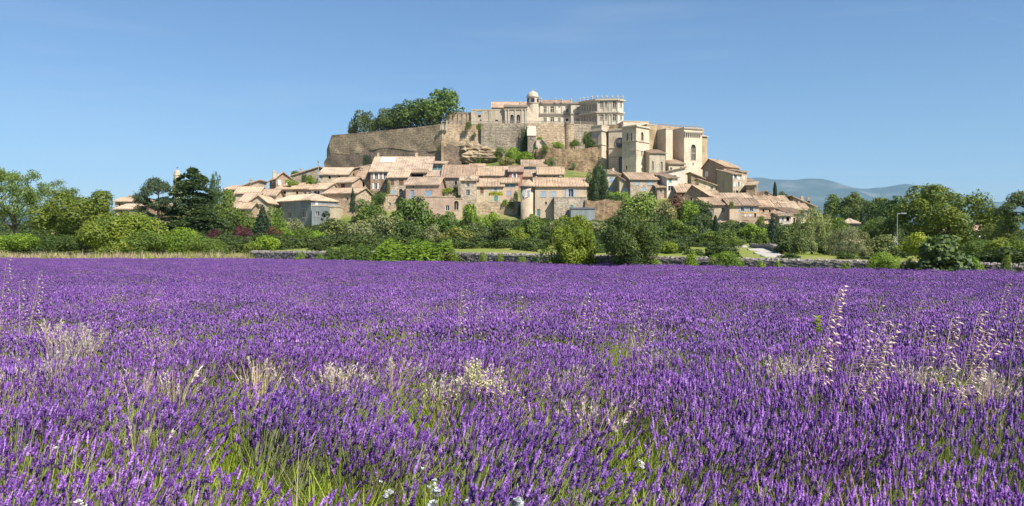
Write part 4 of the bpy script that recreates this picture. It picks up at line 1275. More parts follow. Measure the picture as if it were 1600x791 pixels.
l.new(sep.outputs['Z'], near.inputs['Value'])
low = n.new('ShaderNodeMapRange')
low.inputs['From Min'].default_value, low.inputs['From Max'].default_value = 3.2, 1.6
l.new(sep.outputs['Z'], low.inputs['Value'])
lowm = mixc(n, l, 1.0, low.outputs[0], ramp(n, l, n1, [(0.3, (0.9,) * 3), (0.7, (0.25,) * 3)]), 'MULTIPLY')
gc = mixc(n, l, lowm, gc, (0.21, 0.25, 0.045))
soil = ramp(n, l, n2, [(0.3, (0.05, 0.06, 0.02)), (0.55, (0.09, 0.1, 0.035)), (0.8, (0.16, 0.125, 0.08))])
gc = mixc(n, l, near.outputs[0], soil, gc)
finish(n, l, gc, 0.95, n3, 0.6, 0.1, 0.1)
gm = fast_mesh('ground', np.stack([gx.ravel(), gy.ravel(), zz], 1), np.stack([ii, ii + 1, ii + nx + 1, ii + nx], 1), ['ground'])
gm.shade_smooth()
tag(link('ground', gm), kind='structure')

# pale track climbing through the trees, and its kerb wall
m = MB()
tp = [(1215, 403, 62), (1198, 398, 72), (1182, 393, 84), (1168, 388, 100), (1156, 383, 122), (1150, 379, 150)]
L, R = [], []
for px, py, Y in tp:
    q = P(px, py, Y)
    w = 1.1
    L.append((q.x - w, q.y - 0.4)); R.append((q.x + w, q.y + 0.4))
sub = []
for k in range(len(tp) - 1):
    for t in range(8):
        f = t / 8
        sub.append((L[k][0] * (1 - f) + L[k + 1][0] * f, L[k][1] * (1 - f) + L[k + 1][1] * f, R[k][0] * (1 - f) + R[k + 1][0] * f, R[k][1] * (1 - f) + R[k + 1][1] * f))
for p, q in zip(sub, sub[1:]):
    z = [gz(p[0], p[1]) + 0.12, gz(p[2], p[3]) + 0.12, gz(q[2], q[3]) + 0.12, gz(q[0], q[1]) + 0.12]
    m.slab([(p[0], p[1], z[0]), (p[2], p[3], z[1]), (q[2], q[3], z[2]), (q[0], q[1], z[3])], 0.4)
tag(m.build('path', 'gravel'), kind='structure')
kr = root('track_wall', (sub[5][2], sub[5][3], gz(sub[5][2], sub[5][3])), 'low stone wall edging the pale track', 'wall')
m = MB()
for p, q in zip(sub[9:30], sub[10:31]):
    z0, z1 = gz(p[2], p[3]) + 0.45, gz(q[2], q[3]) + 0.45
    m.slab([(p[2] + 0.2, p[3], z0), (p[2] + 0.7, p[3] + 0.1, z0), (q[2] + 0.7, q[3] + 0.1, z1), (q[2] + 0.2, q[3], z1)], 1.4)
m.build('wall', 'drystone', kr, (0, 0, 0))
m = MB()
for p, q in zip(sub[9:30], sub[10:31]):
    for f in (0.0, 0.33, 0.66):
        x, y = p[2] * (1 - f) + q[2] * f, p[3] * (1 - f) + q[3] * f
        z = gz(x, y) + 0.43
        m.box(x + 0.1, x + 0.78, y - 0.2, y + 0.25, z, z + 0.16 + 0.08 * random.random())
m.build('coping', 'coping', kr, (0, 0, 0))

# ---------------------------------------------------------------- dry-stone wall along the far edge of the field
dw = root('dry_stone_wall', (WA.x + WD.x * 20, WA.y + WD.y * 20, 0), 'long grey dry-stone wall with upright coping along the lavender field', 'wall')
rs = random.Random(5)


def wall_h(s):
    """the wall is lower towards the east"""
    return 1.0 - 0.34 * max(0.0, min(1.0, (s - 22) / 38))


def wall_pt(s, d):
    q = WA + WD * s + WN * d
    return q.x, q.y


LEN = (WB - WA).length + 6
m = MB()
q0, q1, q2, q3 = wall_pt(-1, 0.1), wall_pt(LEN, 0.1), wall_pt(LEN, 0.55), wall_pt(-1, 0.55)
for k in range(40):
    a_, b_ = -1 + (LEN + 1) * k / 40, -1 + (LEN + 1) * (k + 1) / 40
    ha, hb = 1.12 * wall_h(a_), 1.12 * wall_h(b_)
    m.add([(*wall_pt(a_, 0.1), -0.2), (*wall_pt(b_, 0.1), -0.2), (*wall_pt(b_, 0.1), hb), (*wall_pt(a_, 0.1), ha), (*wall_pt(a_, 0.55), ha), (*wall_pt(b_, 0.55), hb), (*wall_pt(b_, 0.55), -0.2), (*wall_pt(a_, 0.55), -0.2)], [(0, 1, 2, 3), (3, 2, 5, 4), (4, 5, 6, 7)])
m.build('core', 'drystone', dw, (0, 0, 0))
m = MB()
z = 0.02
while z < 1.08:
    h = rs.uniform(0.09, 0.17)
    s = -1.0
    while s < LEN:
        w = rs.uniform(0.16, 0.42)
        d0 = 0.1 - rs.uniform(0.01, 0.07)
        a, b_ = s + 0.012, s + w - 0.012
        zt = min(z + h - 0.015, 1.14)
        p = [wall_pt(a, d0), wall_pt(b_, d0), wall_pt(b_ + rs.uniform(-0.02, 0.02), 0.13), wall_pt(a, 0.13)]
        j = rs.uniform(-0.015, 0.015)
        e_ = wall_h(s)
        m.add([(x_, y_, z_ * e_) for x_, y_, z_ in ((*p[0], z + j), (*p[1], z), (*p[2], z), (*p[3], z), (*p[0], zt), (*p[1], zt + j), (*p[2], zt), (*p[3], zt))],
              [(0, 1, 5, 4), (1, 2, 6, 5), (3, 0, 4, 7), (4, 5, 6, 7), (0, 3, 2, 1)])
        s += w
    z += h
tag(m.build('stones', 'drystone', dw, (0, 0, 0)), kind='stuff')
m = MB()
s = -1.0
while s < LEN:
    w = rs.uniform(0.06, 0.13)
    h = rs.uniform(0.13, 0.21)
    t_ = rs.uniform(-0.05, 0.05)
    p = [wall_pt(s, 0.06), wall_pt(s + w - 0.02, 0.06), wall_pt(s + w - 0.02, 0.6), wall_pt(s, 0.6)]
    p2 = [wall_pt(s + t_, 0.1), wall_pt(s + w - 0.03 + t_, 0.1), wall_pt(s + w - 0.03 + t_, 0.54), wall_pt(s + t_, 0.54)]
    e_ = 1.12 * wall_h(s)
    m.add([(*q, e_ - 0.02) for q in p] + [(*q, e_ + h * (0.85 if i < 2 else 1)) for i, q in enumerate(p2)], [(0, 1, 5, 4), (1, 2, 6, 5), (2, 3, 7, 6), (3, 0, 4, 7), (4, 5, 6, 7)])
    s += w
tag(m.build('coping_stones', 'coping', dw, (0, 0, 0)), kind='stuff')


# retaining walls in the village
def retaining(label, x0, x1, yt, yb, Y, mat, seed, Y1=None):
    Y1 = Y1 or Y
    rt = root('retaining_wall', P((x0 + x1) / 2, yb, Y), label, 'wall', 'retaining walls of the village')
    A_, B_ = P(x0, yt, Y), P(x1, yt, Y1)
    o = rough_wall(rt, 'wall', mat, (A_.x, Y), (B_.x, Y1), lambda u: A_.z + (B_.z - A_.z) * u + 0.25 * math.sin(u * 13 + seed), lambda u: zat(yb, Y) - 4, 0.35, 0.05, 36, 14, seed)
    o.location = -Vector(rt.location)
    return rt


retaining('rough brown retaining wall with hedge on top beside blue-grey shed', 914, 990, 313, 349, 226, 'rubble', 21)
retaining('dark stone retaining wall under the cream vine-terrace house', 741, 814, 315, 347, 236, 'rampart_top', 22)
retaining('short stone terrace wall between shrubs below the white house', 1040, 1084, 330, 350, 226, 'rubble', 23)
retaining('stone base wall under the balcony house, crumbling at its end', 1138, 1200, 344, 362, 221.5, 'stone', 24)
retaining('low garden wall under the bushes of the blue-grey house', 425, 500, 379, 386, 120, 'drystone', 25)
retaining('long low garden wall in the meadow behind the hedge', 520, 640, 380, 387, 118, 'drystone', 26)
retaining('small grey garden wall near the purple shrubs', 350, 402, 379.5, 386, 112, 'drystone', 27)

# rock outcrop under the rampart
rk = root('rock_outcrop', P(748, 245, 290), 'layered pale rock outcrop jutting below the rampart', 'rock')
rg = np.random.default_rng(8)
for k, (px, py, Y, sx, sy, sz) in enumerate(((735, 236, 293, 4.2, 4, 3.6), (752, 239, 291, 5, 4, 2.6), (764, 243, 290, 3.5, 3, 2.2), (741, 247, 289, 4.5, 3, 2.6), (728, 243, 293, 2.5, 3, 4.0), (757, 248, 288, 5, 3, 1.8))):
    nu, nv = 22, 14
    V = []
    ph = rg.uniform(0, 6.28, 8)
    for j in range(nv + 1):
        th_ = math.pi * j / nv
        for i in range(nu):
            p_ = 2 * math.pi * i / nu
            nn = 1 + 0.14 * math.sin(3 * p_ + ph[0]) + 0.1 * math.sin(5 * p_ + 4 * th_ + ph[1]) + 0.09 * math.sin(11 * th_ + ph[2]) + 0.07 * math.sin(9 * p_ - 7 * th_ + ph[3]) + rg.uniform(-0.05, 0.05)
            V.append((sx * nn * math.sin(th_) * math.cos(p_), sy * nn * math.sin(th_) * math.sin(p_), sz * math.cos(th_) * (1 + 0.05 * math.sin(4 * p_ + ph[4]))))
    m = MB()
    m.add(V, [(j * nu + i, j * nu + (i + 1) % nu, (j + 1) * nu + (i + 1) % nu, (j + 1) * nu + i) for j in range(nv) for i in range(nu)])
    m.build('boulder', 'rock', rk, tuple(P(px, py, Y)))

# ---------------------------------------------------------------- far mountains
prof = [(-900, 330), (-200, 330), (300, 322), (700, 305), (900, 296), (1060, 288), (1130, 281), (1165, 278.5), (1190, 277.5), (1206, 280.5), (1240, 281.5), (1262, 279), (1285, 279.5), (1300, 283), (1318, 289), (1335, 294), (1352, 295.5), (1368, 293.5), (1385, 292.5), (1400, 289.5), (1416, 287), (1430, 289.5), (1446, 289.5), (1462, 294), (1485, 301), (1510, 307.5), (1535, 313), (1562, 316), (1580, 316), (1610, 319), (1800, 326), (2400, 330)]
YM = 11000.0
pxs = np.array([p[0] for p in prof], float)
pys = np.array([p[1] for p in prof], float)
nu, nv = 420, 26
rg = np.random.default_rng(4)
V = []
uu = np.linspace(-700, 2300, nu)
ridge = np.interp(uu, pxs, pys)
gul = [(rg.uniform(0.01, 0.09), rg.uniform(0, 6.28), rg.uniform(0.2, 1)) for _ in range(16)]
for j in range(nv + 1):
    v = j / nv
    Yj = YM - 3600 * (1 - v)
    for i, px in enumerate(uu):
        h = (HZ - ridge[i]) / F * YM
        g = sum(a_ * math.sin(f_ * px + p_ + 2.5 * v * math.sin(f_ * 37 + p_)) for f_, p_, a_ in gul) / 9
        prof_v = v ** 1.25
        z = h * prof_v * (1 + g * 0.5 * (1 - v) * 1.6 * v) + 90 * g * v * (1 - v) * 4
        V.append(((px - 800) / F * YM, Yj + 500 * g * (1 - v), max(z, -6.0 + 0 * v) + CAMZ - 0.8 if v < 1 else h + CAMZ))
base = len(V)
for i, px in enumerate(uu):
    V.append(((px - 800) / F * YM, YM + 1600, -5.0))
idx = lambda j, i: j * nu + i
Fm = [(idx(j, i), idx(j, i + 1), idx(j + 1, i + 1), idx(j + 1, i)) for j in range(nv) for i in range(nu - 1)] + [(idx(nv, i), idx(nv, i + 1), base + i + 1, base + i) for i in range(nu - 1)]
m, n, l = new_mat('mountain')
pos = n.new('ShaderNodeNewGeometry').outputs['Position']
c_ = ramp(n, l, noise(n, l, pos, 0.0022, 7, 0.65), [(0.35, (0.035, 0.055, 0.04)), (0.55, (0.07, 0.09, 0.06)), (0.72, (0.2, 0.19, 0.16))])
finish(n, l, c_, 0.95)
mm = fast_mesh('mountain', V, Fm, ['mountain'])
mm.shade_smooth()
tag(link('mountain', mm), kind='structure')

# the air between: one even box of pale haze
m = MB()
m.box(-13000, 13000, -420, 13500, -7.0, 1250)
hz = m.build('haze', 'trim')
mh, n, l = new_mat('haze_air')
pv = n.new('ShaderNodeVolumePrincipled')
pv.inputs['Color'].default_value = (0.36, 0.62, 1.0, 1)
pv.inputs['Density'].default_value = 4.2e-5
pv.inputs['Anisotropy'].default_value = 0.0
oo = n.new('ShaderNodeOutputMaterial')
l.new(pv.outputs[0], oo.inputs['Volume'])
hz.data.materials.clear()
hz.data.materials.append(mh)
tag(hz, kind='stuff')

# ---------------------------------------------------------------- trees and shrubs
def leaves_from(pts, nrm, size, aspect=0.62, tang=None, jitter=0.55, rg=rng):
    """one rhombic leaf (or small spray) per point"""
    k = len(pts)
    nr = nrm + rg.normal(0, jitter, (k, 3))
    nr /= np.linalg.norm(nr, axis=1, keepdims=True) + 1e-9
    t = rg.normal(0, 1, (k, 3)) if tang is None else tang + rg.normal(0, 0.25, (k, 3))
    t -= nr * (t * nr).sum(1, keepdims=True)
    t /= np.linalg.norm(t, axis=1, keepdims=True) + 1e-9
    b = np.cross(nr, t)
    s = np.broadcast_to(np.asarray(size, float), (k,))[:, None]
    fold = nr * s * rg.uniform(-0.25, 0.25, (k, 1))
    V = np.stack([pts - t * s, pts + b * s * aspect + fold, pts + t * s, pts - b * s * aspect + fold], 1).reshape(-1, 3)
    return V, np.arange(4 * k).reshape(-1, 4)


def sph(k, rg):
    v = rg.normal(0, 1, (k, 3))
    return v / np.linalg.norm(v, axis=1, keepdims=True)


def crown_points(kind, N, rg):
    """leaf positions and outward normals inside a crown: x, y in -1..1, z in 0..1"""
    tang = None
    if kind in ('round', 'bush', 'airy', 'oak'):
        K = {'round': 34, 'bush': 16, 'airy': 46, 'oak': 60}[kind]
        c = sph(K, rg)
        rad_c = {'round': 0.62, 'bush': 0.55, 'airy': 0.66, 'oak': 0.68}[kind]
        c *= rg.uniform(rad_c - 0.22, rad_c + 0.1, (K, 1))
        c[:, 2] = np.abs(c[:, 2]) * np.where(rg.random(K) < (0.72 if kind != 'bush' else 0.8), 1, -0.8)
        lr = {'round': (0.17, 0.36), 'bush': (0.3, 0.5), 'airy': (0.12, 0.24), 'oak': (0.15, 0.31)}[kind]
        r = rg.uniform(*lr, K)
        pk = r ** 2 / (r ** 2).sum()
        li = rg.choice(K, N, p=pk)
        d = sph(N, rg)
        up = c[li] * 0.9 + np.array([0, 0, 0.25])
        d = d + up * rg.uniform(0, 1.2, (N, 1))
        d /= np.linalg.norm(d, axis=1, keepdims=True)
        rr_ = r[li][:, None] * rg.uniform(0.55 if kind != 'airy' else 0.1, 1.08, (N, 1)) ** 0.7
        p = c[li] + d * rr_ * np.array([1, 1, 0.85])
        if kind == 'bush':
            p[:, 2] = np.where(p[:, 2] < -0.5, -0.5 - (p[:, 2] + 0.5) * 0.2, p[:, 2])
        p[:, 2] = (p[:, 2] + 1) / 2
        nr = d + np.array([0, 0, 0.2])
    elif kind == 'dome':
        K = 74
        c = sph(K, rg) * rg.uniform(0.42, 0.82, (K, 1))
        c[:, 2] = np.where(c[:, 2] < 0, c[:, 2] * 0.8, c[:, 2])
        r = rg.uniform(0.13, 0.27, K)
        li = rg.choice(K, N, p=r ** 2 / (r ** 2).sum())
        d = sph(N, rg) + (c[li] * 0.9 + np.array([0, 0, 0.2])) * rg.uniform(0, 1.2, (N, 1))
        d /= np.linalg.norm(d, axis=1, keepdims=True)
        p = c[li] + d * r[li][:, None] * rg.uniform(0.6, 1.1, (N, 1)) ** 0.7
        p[:, 2] = (p[:, 2] + 1) / 2
        nr = d + np.array([0, 0, 0.2])
    elif kind == 'cedar':
        pts, nrs = [], []
        T = 11
        for t in range(T):
            h = 0.12 + 0.87 * (t / (T - 1)) ** 0.95
            R = 1.0 * (1 - h) ** 0.5 * rg.uniform(0.8, 1.1) + 0.08
            nb = int(8 if h < 0.8 else 5)
            for q in range(nb):
                az = rg.uniform(0, 6.28)
                Rb = R * rg.uniform(0.65, 1.05)
                k = int(N / (T * nb) * (0.5 + R))
                u = rg.uniform(0.12, 1, k) ** 0.7
                w = rg.normal(0, 0.13, k) * (0.4 + u)
                x = np.cos(az) * u * Rb - np.sin(az) * w * (Rb + 0.2)
                y = np.sin(az) * u * Rb + np.cos(az) * w * (Rb + 0.2)
                z = h + 0.03 * np.sin(u * 3.0) - 0.035 * u * u + rg.normal(0, 0.011, k) - 0.05 * u ** 3
                pts.append(np.stack([x, y, z], 1))
                nrs.append(np.tile([0, 0, 1.0], (k, 1)))
        p, nr = np.concatenate(pts), np.concatenate(nrs)
    elif kind == 'pine':
        K = 26
        az, h = rg.uniform(0, 6.28, K), rg.uniform(0.28, 0.96, K)
        R = 0.85 * np.sin(np.clip((h - 0.1) / 0.95, 0, 1) * 3.0) ** 0.6 * rg.uniform(0.35, 1, K)
        c = np.stack([np.cos(az) * R, np.sin(az) * R, h], 1)
        li = rg.integers(0, K, N)
        d = sph(N, rg)
        d[:, 2] = np.abs(d[:, 2]) * np.where(rg.random(N) < 0.8, 1, -0.6)
        p = c[li] + d * rg.uniform(0.5, 1.05, (N, 1)) * rg.uniform(0.22, 0.34, K)[li][:, None] * np.array([1, 1, 0.3])
        nr = d + np.array([0, 0, 0.6])
    elif kind == 'cypress':
        h = rg.uniform(0.02, 1, N)
        R = np.sin(np.clip(h * 0.9 + 0.06, 0, 1) * math.pi) ** 0.55 * (1 - 0.35 * h) * (1 + 0.12 * np.sin(h * 40 + rg.uniform(0, 6, N)))
        az = rg.uniform(0, 6.28, N)
        rr_ = R * rg.uniform(0.6, 1.03, N)
        p = np.stack([np.cos(az) * rr_, np.sin(az) * rr_, h], 1)
        nr = np.stack([np.cos(az), np.sin(az), np.full(N, 0.25)], 1)
        tang = np.tile([0, 0, 1.0], (N, 1)) + 0.25 * nr
    elif kind == 'spruce':
        h = 1 - rg.uniform(0, 1, N) ** 0.6
        tier = (h * 11) % 1.0
        R = (1 - h) ** 0.85 * (1.05 - 0.42 * tier) + 0.03
        az = rg.uniform(0, 6.28, N)
        R *= 1 + 0.16 * np.sin(az * 7 + np.floor(h * 11) * 2.1)
        rr_ = R * rg.uniform(0.55, 1.02, N) ** 0.6
        p = np.stack([np.cos(az) * rr_, np.sin(az) * rr_, np.clip(h - 0.04 * rr_, 0, 1)], 1)
        nr = np.stack([np.cos(az) * 0.5, np.sin(az) * 0.5, np.full(N, 0.8)], 1)
    elif kind == 'willow':
        K = 60
        az, hh = rg.uniform(0, 6.28, K), rg.uniform(0.3, 0.98, K)
        R = 0.9 * np.sqrt(np.clip(1 - ((hh - 0.42) / 0.6) ** 2, 0.02, 1)) * rg.uniform(0.5, 1, K)
        li = rg.integers(0, K, N)
        u = rg.uniform(0, 1, N)
        p = np.stack([np.cos(az)[li] * R[li] * (1 + 0.14 * u), np.sin(az)[li] * R[li] * (1 + 0.14 * u), hh[li] - u * 0.3 + 0.05], 1) + rg.normal(0, 0.05, (N, 3)) * np.array([1.2, 1.2, 0.5])
        p[:, 2] = np.clip(p[:, 2], 0.0, 1.02)
        nr = np.stack([np.cos(az)[li], np.sin(az)[li], np.full(N, 0.4)], 1)
        tang = np.tile([0, 0, 1.0], (N, 1)) + 0.3 * nr
    elif kind == 'hedge':
        u = rg.uniform(-1, 1, N)
        th_ = rg.uniform(-0.25, math.pi + 0.25, N)
        cx, sx_ = np.cos(th_), np.sin(th_)
        q1, q2 = np.sign(cx) * np.abs(cx) ** 0.6, np.sign(sx_) * np.abs(sx_) ** 0.6
        ph = rg.uniform(0, 6.28, 6)
        lump = 0.86 + 0.09 * np.sin(u * 9 + ph[0]) + 0.08 * np.sin(u * 21 + th_ * 2 + ph[1]) + 0.06 * np.sin(u * 43 + 3 * th_ + ph[2])
        end = np.clip((1 - np.abs(u)) * 6, 0.15, 1) ** 0.5
        rr_ = lump * end * rg.uniform(0.72, 1.04, N)
        p = np.stack([u, q1 * rr_, np.clip(q2 * rr_, 0, 1.05)], 1)
        nr = np.stack([0.2 * u, cx, sx_ + 0.2], 1)
    if kind in ('round', 'bush', 'airy', 'oak', 'willow', 'pine', 'dome'):
        for ax_ in range(2):
            p[:, ax_] /= np.percentile(np.abs(p[:, ax_]), 97.5)
        z_lo = np.percentile(p[:, 2], 1.5) if kind in ('round', 'bush', 'oak', 'dome') else 0.0
        z_hi = np.percentile(p[:, 2], 99.0)
        p[:, 2] = np.clip((p[:, 2] - z_lo) / (z_hi - z_lo), 0, 1.03)
        out_ = rg.random(len(p)) < 0.05
        p[out_, :2] *= rg.uniform(1.0, 1.13, (out_.sum(), 1))
        p[out_, 2] *= rg.uniform(1.0, 1.06, out_.sum())
        if kind in ('bush', 'round'):
            w_ = 1 + 0.22 * np.clip(0.35 - p[:, 2], 0, 1) * (2.0 if kind == 'bush' else 1.0)
            p[:, :2] *= w_[:, None]
    return p, nr, tang


PROTO = {}
SPEC = {  # kind: (leaves hi, leaf hi, leaves lo, leaf lo, aspect, jitter)
    'round': (14000, 0.034, 3600, 0.062, 0.62, 0.5), 'oak': (15000, 0.03, 3600, 0.062, 0.62, 0.5), 'bush': (9500, 0.04, 2600, 0.075, 0.62, 0.5),
    'airy': (6500, 0.034, 2600, 0.06, 0.5, 0.8), 'cedar': (19000, 0.036, 3500, 0.06, 0.5, 0.45), 'pine': (11000, 0.042, 2600, 0.075, 0.35, 0.7),
    'cypress': (3600, 0.09, 1300, 0.13, 0.4, 0.4), 'spruce': (5500, 0.06, 2200, 0.09, 0.4, 0.4), 'willow': (7500, 0.05, 2600, 0.08, 0.28, 0.6),
    'dome': (19000, 0.032, 5200, 0.052, 0.62, 0.5), 'hedge': (9000, 0.05, 2200, 0.085, 0.6, 0.6), 'fig': (3000, 0.085, 3000, 0.085, 0.8, 0.5)}


def crown_mesh(kind, var, hi):
    key = (kind, var, hi)
    if key in PROTO:
        return PROTO[key]
    rg = np.random.default_rng(abs(hash((len(kind) * 31 + ord(kind[0]) + ord(kind[1]) * 7, var, hi))) % 99991)
    sp = SPEC[kind]
    N, s = (sp[0], sp[1]) if hi else (sp[2], sp[3])
    p, nr, tang = crown_points('bush' if kind == 'fig' else kind, N, rg)
    # leaves are sized in the crown's own units; z is half as long as x and y
    p2 = p * np.array([1, 1, 2.0])
    V, Fq = leaves_from(p2, nr, s * rg.uniform(0.6, 1.4, len(p)), sp[4], tang, sp[5], rg)
    V[:, 2] /= 2
    V[:, 2] = np.maximum(V[:, 2], 0.0)
    clump = rg.random(len(p)) * 0.75 + 0.25 * (np.sin(p[:, 0] * 7 + var) * np.sin(p[:, 1] * 6) * 0.5 + 0.5)
    me = fast_mesh(kind + '_crown', V, Fq, ['leaf'], clump)
    PROTO[key] = me
    return me


def trunk_mesh(kind, var):
    key = ('trunk', kind, var)
    if key in PROTO:
        return PROTO[key]
    rs = random.Random(var * 7 + len(kind))
    m = MB()
    straight = kind in ('cedar', 'pine', 'cypress', 'spruce')
    top = 0.93 if straight else 0.45
    pts = [Vector((0, 0, -0.06)), Vector((rs.uniform(-0.02, 0.02), rs.uniform(-0.02, 0.02), top * 0.45)), Vector((rs.uniform(-0.03, 0.03), rs.uniform(-0.03, 0.03), top))]
    r = 0.035 if kind not in ('bush', 'hedge', 'fig') else 0.018
    m.tube(pts[0], pts[1], r * 1.25, r * 0.8, 7)
    m.tube(pts[1], pts[2], r * 0.8, r * (0.12 if straight else 0.55), 7)
    nl = 16 if straight else 9
    for k in range(nl):
        az = k * 2.4 + rs.uniform(-0.4, 0.4)
        h0 = rs.uniform(0.2, top) if straight else rs.uniform(0.18, top)
        ln = (0.32 * (1 - h0) + 0.06) if straight else rs.uniform(0.22, 0.36)
        rise = 0.03 if straight else rs.uniform(0.2, 0.42)
        p0 = Vector((0, 0, h0))
        p1 = Vector((math.cos(az) * ln * 0.55, math.sin(az) * ln * 0.55, h0 + rise * 0.55))
        p2 = Vector((math.cos(az + 0.3) * ln, math.sin(az + 0.3) * ln, min(0.92, h0 + rise)))
        m.tube(p0, p1, r * 0.42, r * 0.28, 5)
        m.tube(p1, p2, r * 0.28, r * 0.1, 5)
    me = bpy.data.meshes.new(kind + '_trunk')
    me.from_pydata(m.v, [], m.f)
    me.materials.append(MATS['bark'])
    PROTO[key] = me
    return me


NT = [0]


def tree(kind, label, px, hw, ytop, Y, col, var=0, hi=None, base=None, lift=0.0, ry=None, name=None, cat=None, group=None, rz=None, sink=0.0):
    """plant whose crown is hw picture pixels to either side of column px, tops out at row ytop, and stands at depth Y"""
    NT[0] += 1
    q = P(px, ytop, Y)
    z0 = gz(q.x, Y) if base is None else zat(base, Y)
    h = max(q.z - z0, 0.6) + sink
    z0 -= sink
    rx = hw / F * Y
    if hi is None:
        hi = hw > 24 and Y < 112
    low = kind in ('bush', 'hedge', 'fig')
    nm = name or {'cedar': 'cedar_tree', 'pine': 'pine_tree', 'cypress': 'cypress_tree', 'spruce': 'fir_tree', 'willow': 'willow_tree', 'bush': 'shrub', 'hedge': 'hedge', 'fig': 'fig_bush', 'airy': 'ash_tree', 'oak': 'oak_tree'}.get(kind, 'broadleaf_tree')
    ct = cat or {'bush': 'shrub', 'hedge': 'hedge', 'fig': 'shrub'}.get(kind, 'tree')
    rt = root(nm, (q.x, Y, z0), label, ct, group or ('shrubs and hedges below the village' if low else 'trees around the village'))
    turn = (NT[0] * 2.39) % 6.28 if rz is None else rz
    if kind == 'hedge' and rz is None:
        turn = 0.0
    co = link('foliage' if low else 'crown', crown_mesh(kind, var, hi), rt, (q.x, Y, z0 + lift * h), turn)
    co.scale = (rx, ry if ry else rx, h * (1 - lift))
    f = 0.9 + 0.2 * ((NT[0] * 0.618) % 1)
    f *= 1.18
    co.color = (col[0] * f * 1.0, col[1] * f * 0.96, col[2] * f, 1)
    to = link('stem' if low else 'trunk', trunk_mesh(kind, var % 2), rt, (q.x, Y, z0), turn)
    ts = h if not low else h * 0.9
    to.scale = (ts * 0.8, ts * 0.8, ts) if kind not in ('cypress',) else (rx * 0.8, rx * 0.8, h * 0.9)
    return rt


MID, YEL, DRK, OLV, BRT = (0.11, 0.165, 0.03), (0.165, 0.225, 0.035), (0.065, 0.105, 0.028), (0.2, 0.23, 0.11), (0.165, 0.26, 0.03)
CED, PUR, PINE, CYP = (0.08, 0.125, 0.05), (0.085, 0.035, 0.04), (0.05, 0.085, 0.035), (0.03, 0.06, 0.025)
# west side
tree('airy', 'tall feathery light-green tree at the western edge', 22, 42, 266, 95, (0.12, 0.18, 0.045), 0, hi=True, lift=0.12)
tree('airy', 'tall feathery tree cut by the western picture edge', -16, 36, 270, 100, (0.12, 0.18, 0.045), 1, hi=True, lift=0.1)
tree('airy', 'slender wispy tree showing between feathery tree and dark round tree', 88, 30, 284, 112, (0.12, 0.17, 0.05), 1, hi=True, lift=0.2)
tree('dome', 'large dense yellow-green tree, widest before the cedar', 125, 62, 300, 86, (0.12, 0.165, 0.026), 0, lift=0.02)
tree('bush', 'light green shrub leaning on the large dense tree', 160, 34, 345, 81, YEL, 0, hi=True)
tree('bush', 'feathery yellow-green shrub between dense tree and pine', 208, 46, 334, 83, YEL, 1, hi=True)
tree('bush', 'dark leafy bramble under the western feathery trees', 28, 36, 366, 79, BRT, 2, hi=True)
tree('bush', 'dark low bush under the large dense tree', 92, 36, 368, 80, DRK, 1, hi=True)
tree('bush', 'rounded leafy bush in the straw strip below the pine', 228, 30, 363, 78, MID, 0)
tree('bush', 'rounded bright bush in front of the cedar foot', 283, 28, 357, 79, BRT, 1)
tree('bush', 'broad low bush right of the bright cedar-foot bush', 318, 34, 371, 77, MID, 2)
tree('bush', 'small low bush at the very end of the dry-stone wall', 180, 24, 378, 76, YEL, 2)
tree('cedar', 'huge dark cedar with flat layered branches', 300, 72, 266, 132, CED, 0, hi=True)
tree('pine', 'tall irregular dark pine left of the cedar', 246, 32, 282, 126, (0.055, 0.085, 0.04), 0, hi=True)
tree('dome', 'upright poplar tip rising behind the cedar', 337, 9, 271, 165, (0.08, 0.13, 0.035), 0, name='poplar_tree', base=322)
tree('round', 'rounded green tree behind the poplar and cedar edge', 352, 16, 298, 158, MID, 1)
tree('round', 'leafy green tree right of the cedar above purple shrub', 376, 21, 327, 138, (0.1, 0.15, 0.03), 2)
tree('spruce', 'dark blue-green fir left of the blue-grey house', 410, 22, 320, 122, (0.035, 0.065, 0.035), 0, hi=True)
tree('round', 'fresh green tree against the blue-grey house wall', 430, 17, 325, 128, (0.11, 0.18, 0.03), 0)
tree('bush', 'purple-leaved shrub closest to the cedar', 334, 12, 359, 112, PUR, 0)
tree('bush', 'larger purple-leaved shrub beside the fir', 377, 14, 354, 112, PUR, 1)
tree('bush', 'purple-brown shrub at the fir foot', 424, 14, 356, 116, (0.1, 0.06, 0.035), 2)
tree('hedge', 'clipped low green hedge under the purple shrubs', 368, 27, 370, 104, MID, 0, ry=1.5)
tree('bush', 'bright green bush on the wall end below the fir', 418, 20, 369, 74, BRT, 0)
tree('bush', 'small bush spilling over the wall near the fir', 398, 14, 378, 74, YEL, 1)
tree('bush', 'round grey-green bush before the blue-grey house wall', 462, 12, 342, 150, OLV, 1)
tree('bush', 'leafy shrub at the blue-grey house, fir side', 443, 14, 356, 122, BRT, 2)
tree('bush', 'middle leafy shrub before the blue-grey house', 470, 18, 357, 124, MID, 0)
tree('bush', 'leafy shrub right below the grey annex', 494, 13, 361, 120, BRT, 1)
tree('pine', 'small dark pine against the grey annex', 511, 9, 331, 150, CYP, 1)
tree('spruce', 'narrow cypress against the brown stone house', 551, 6.5, 293, 215, CYP, 1, base=332, name='cypress_tree')
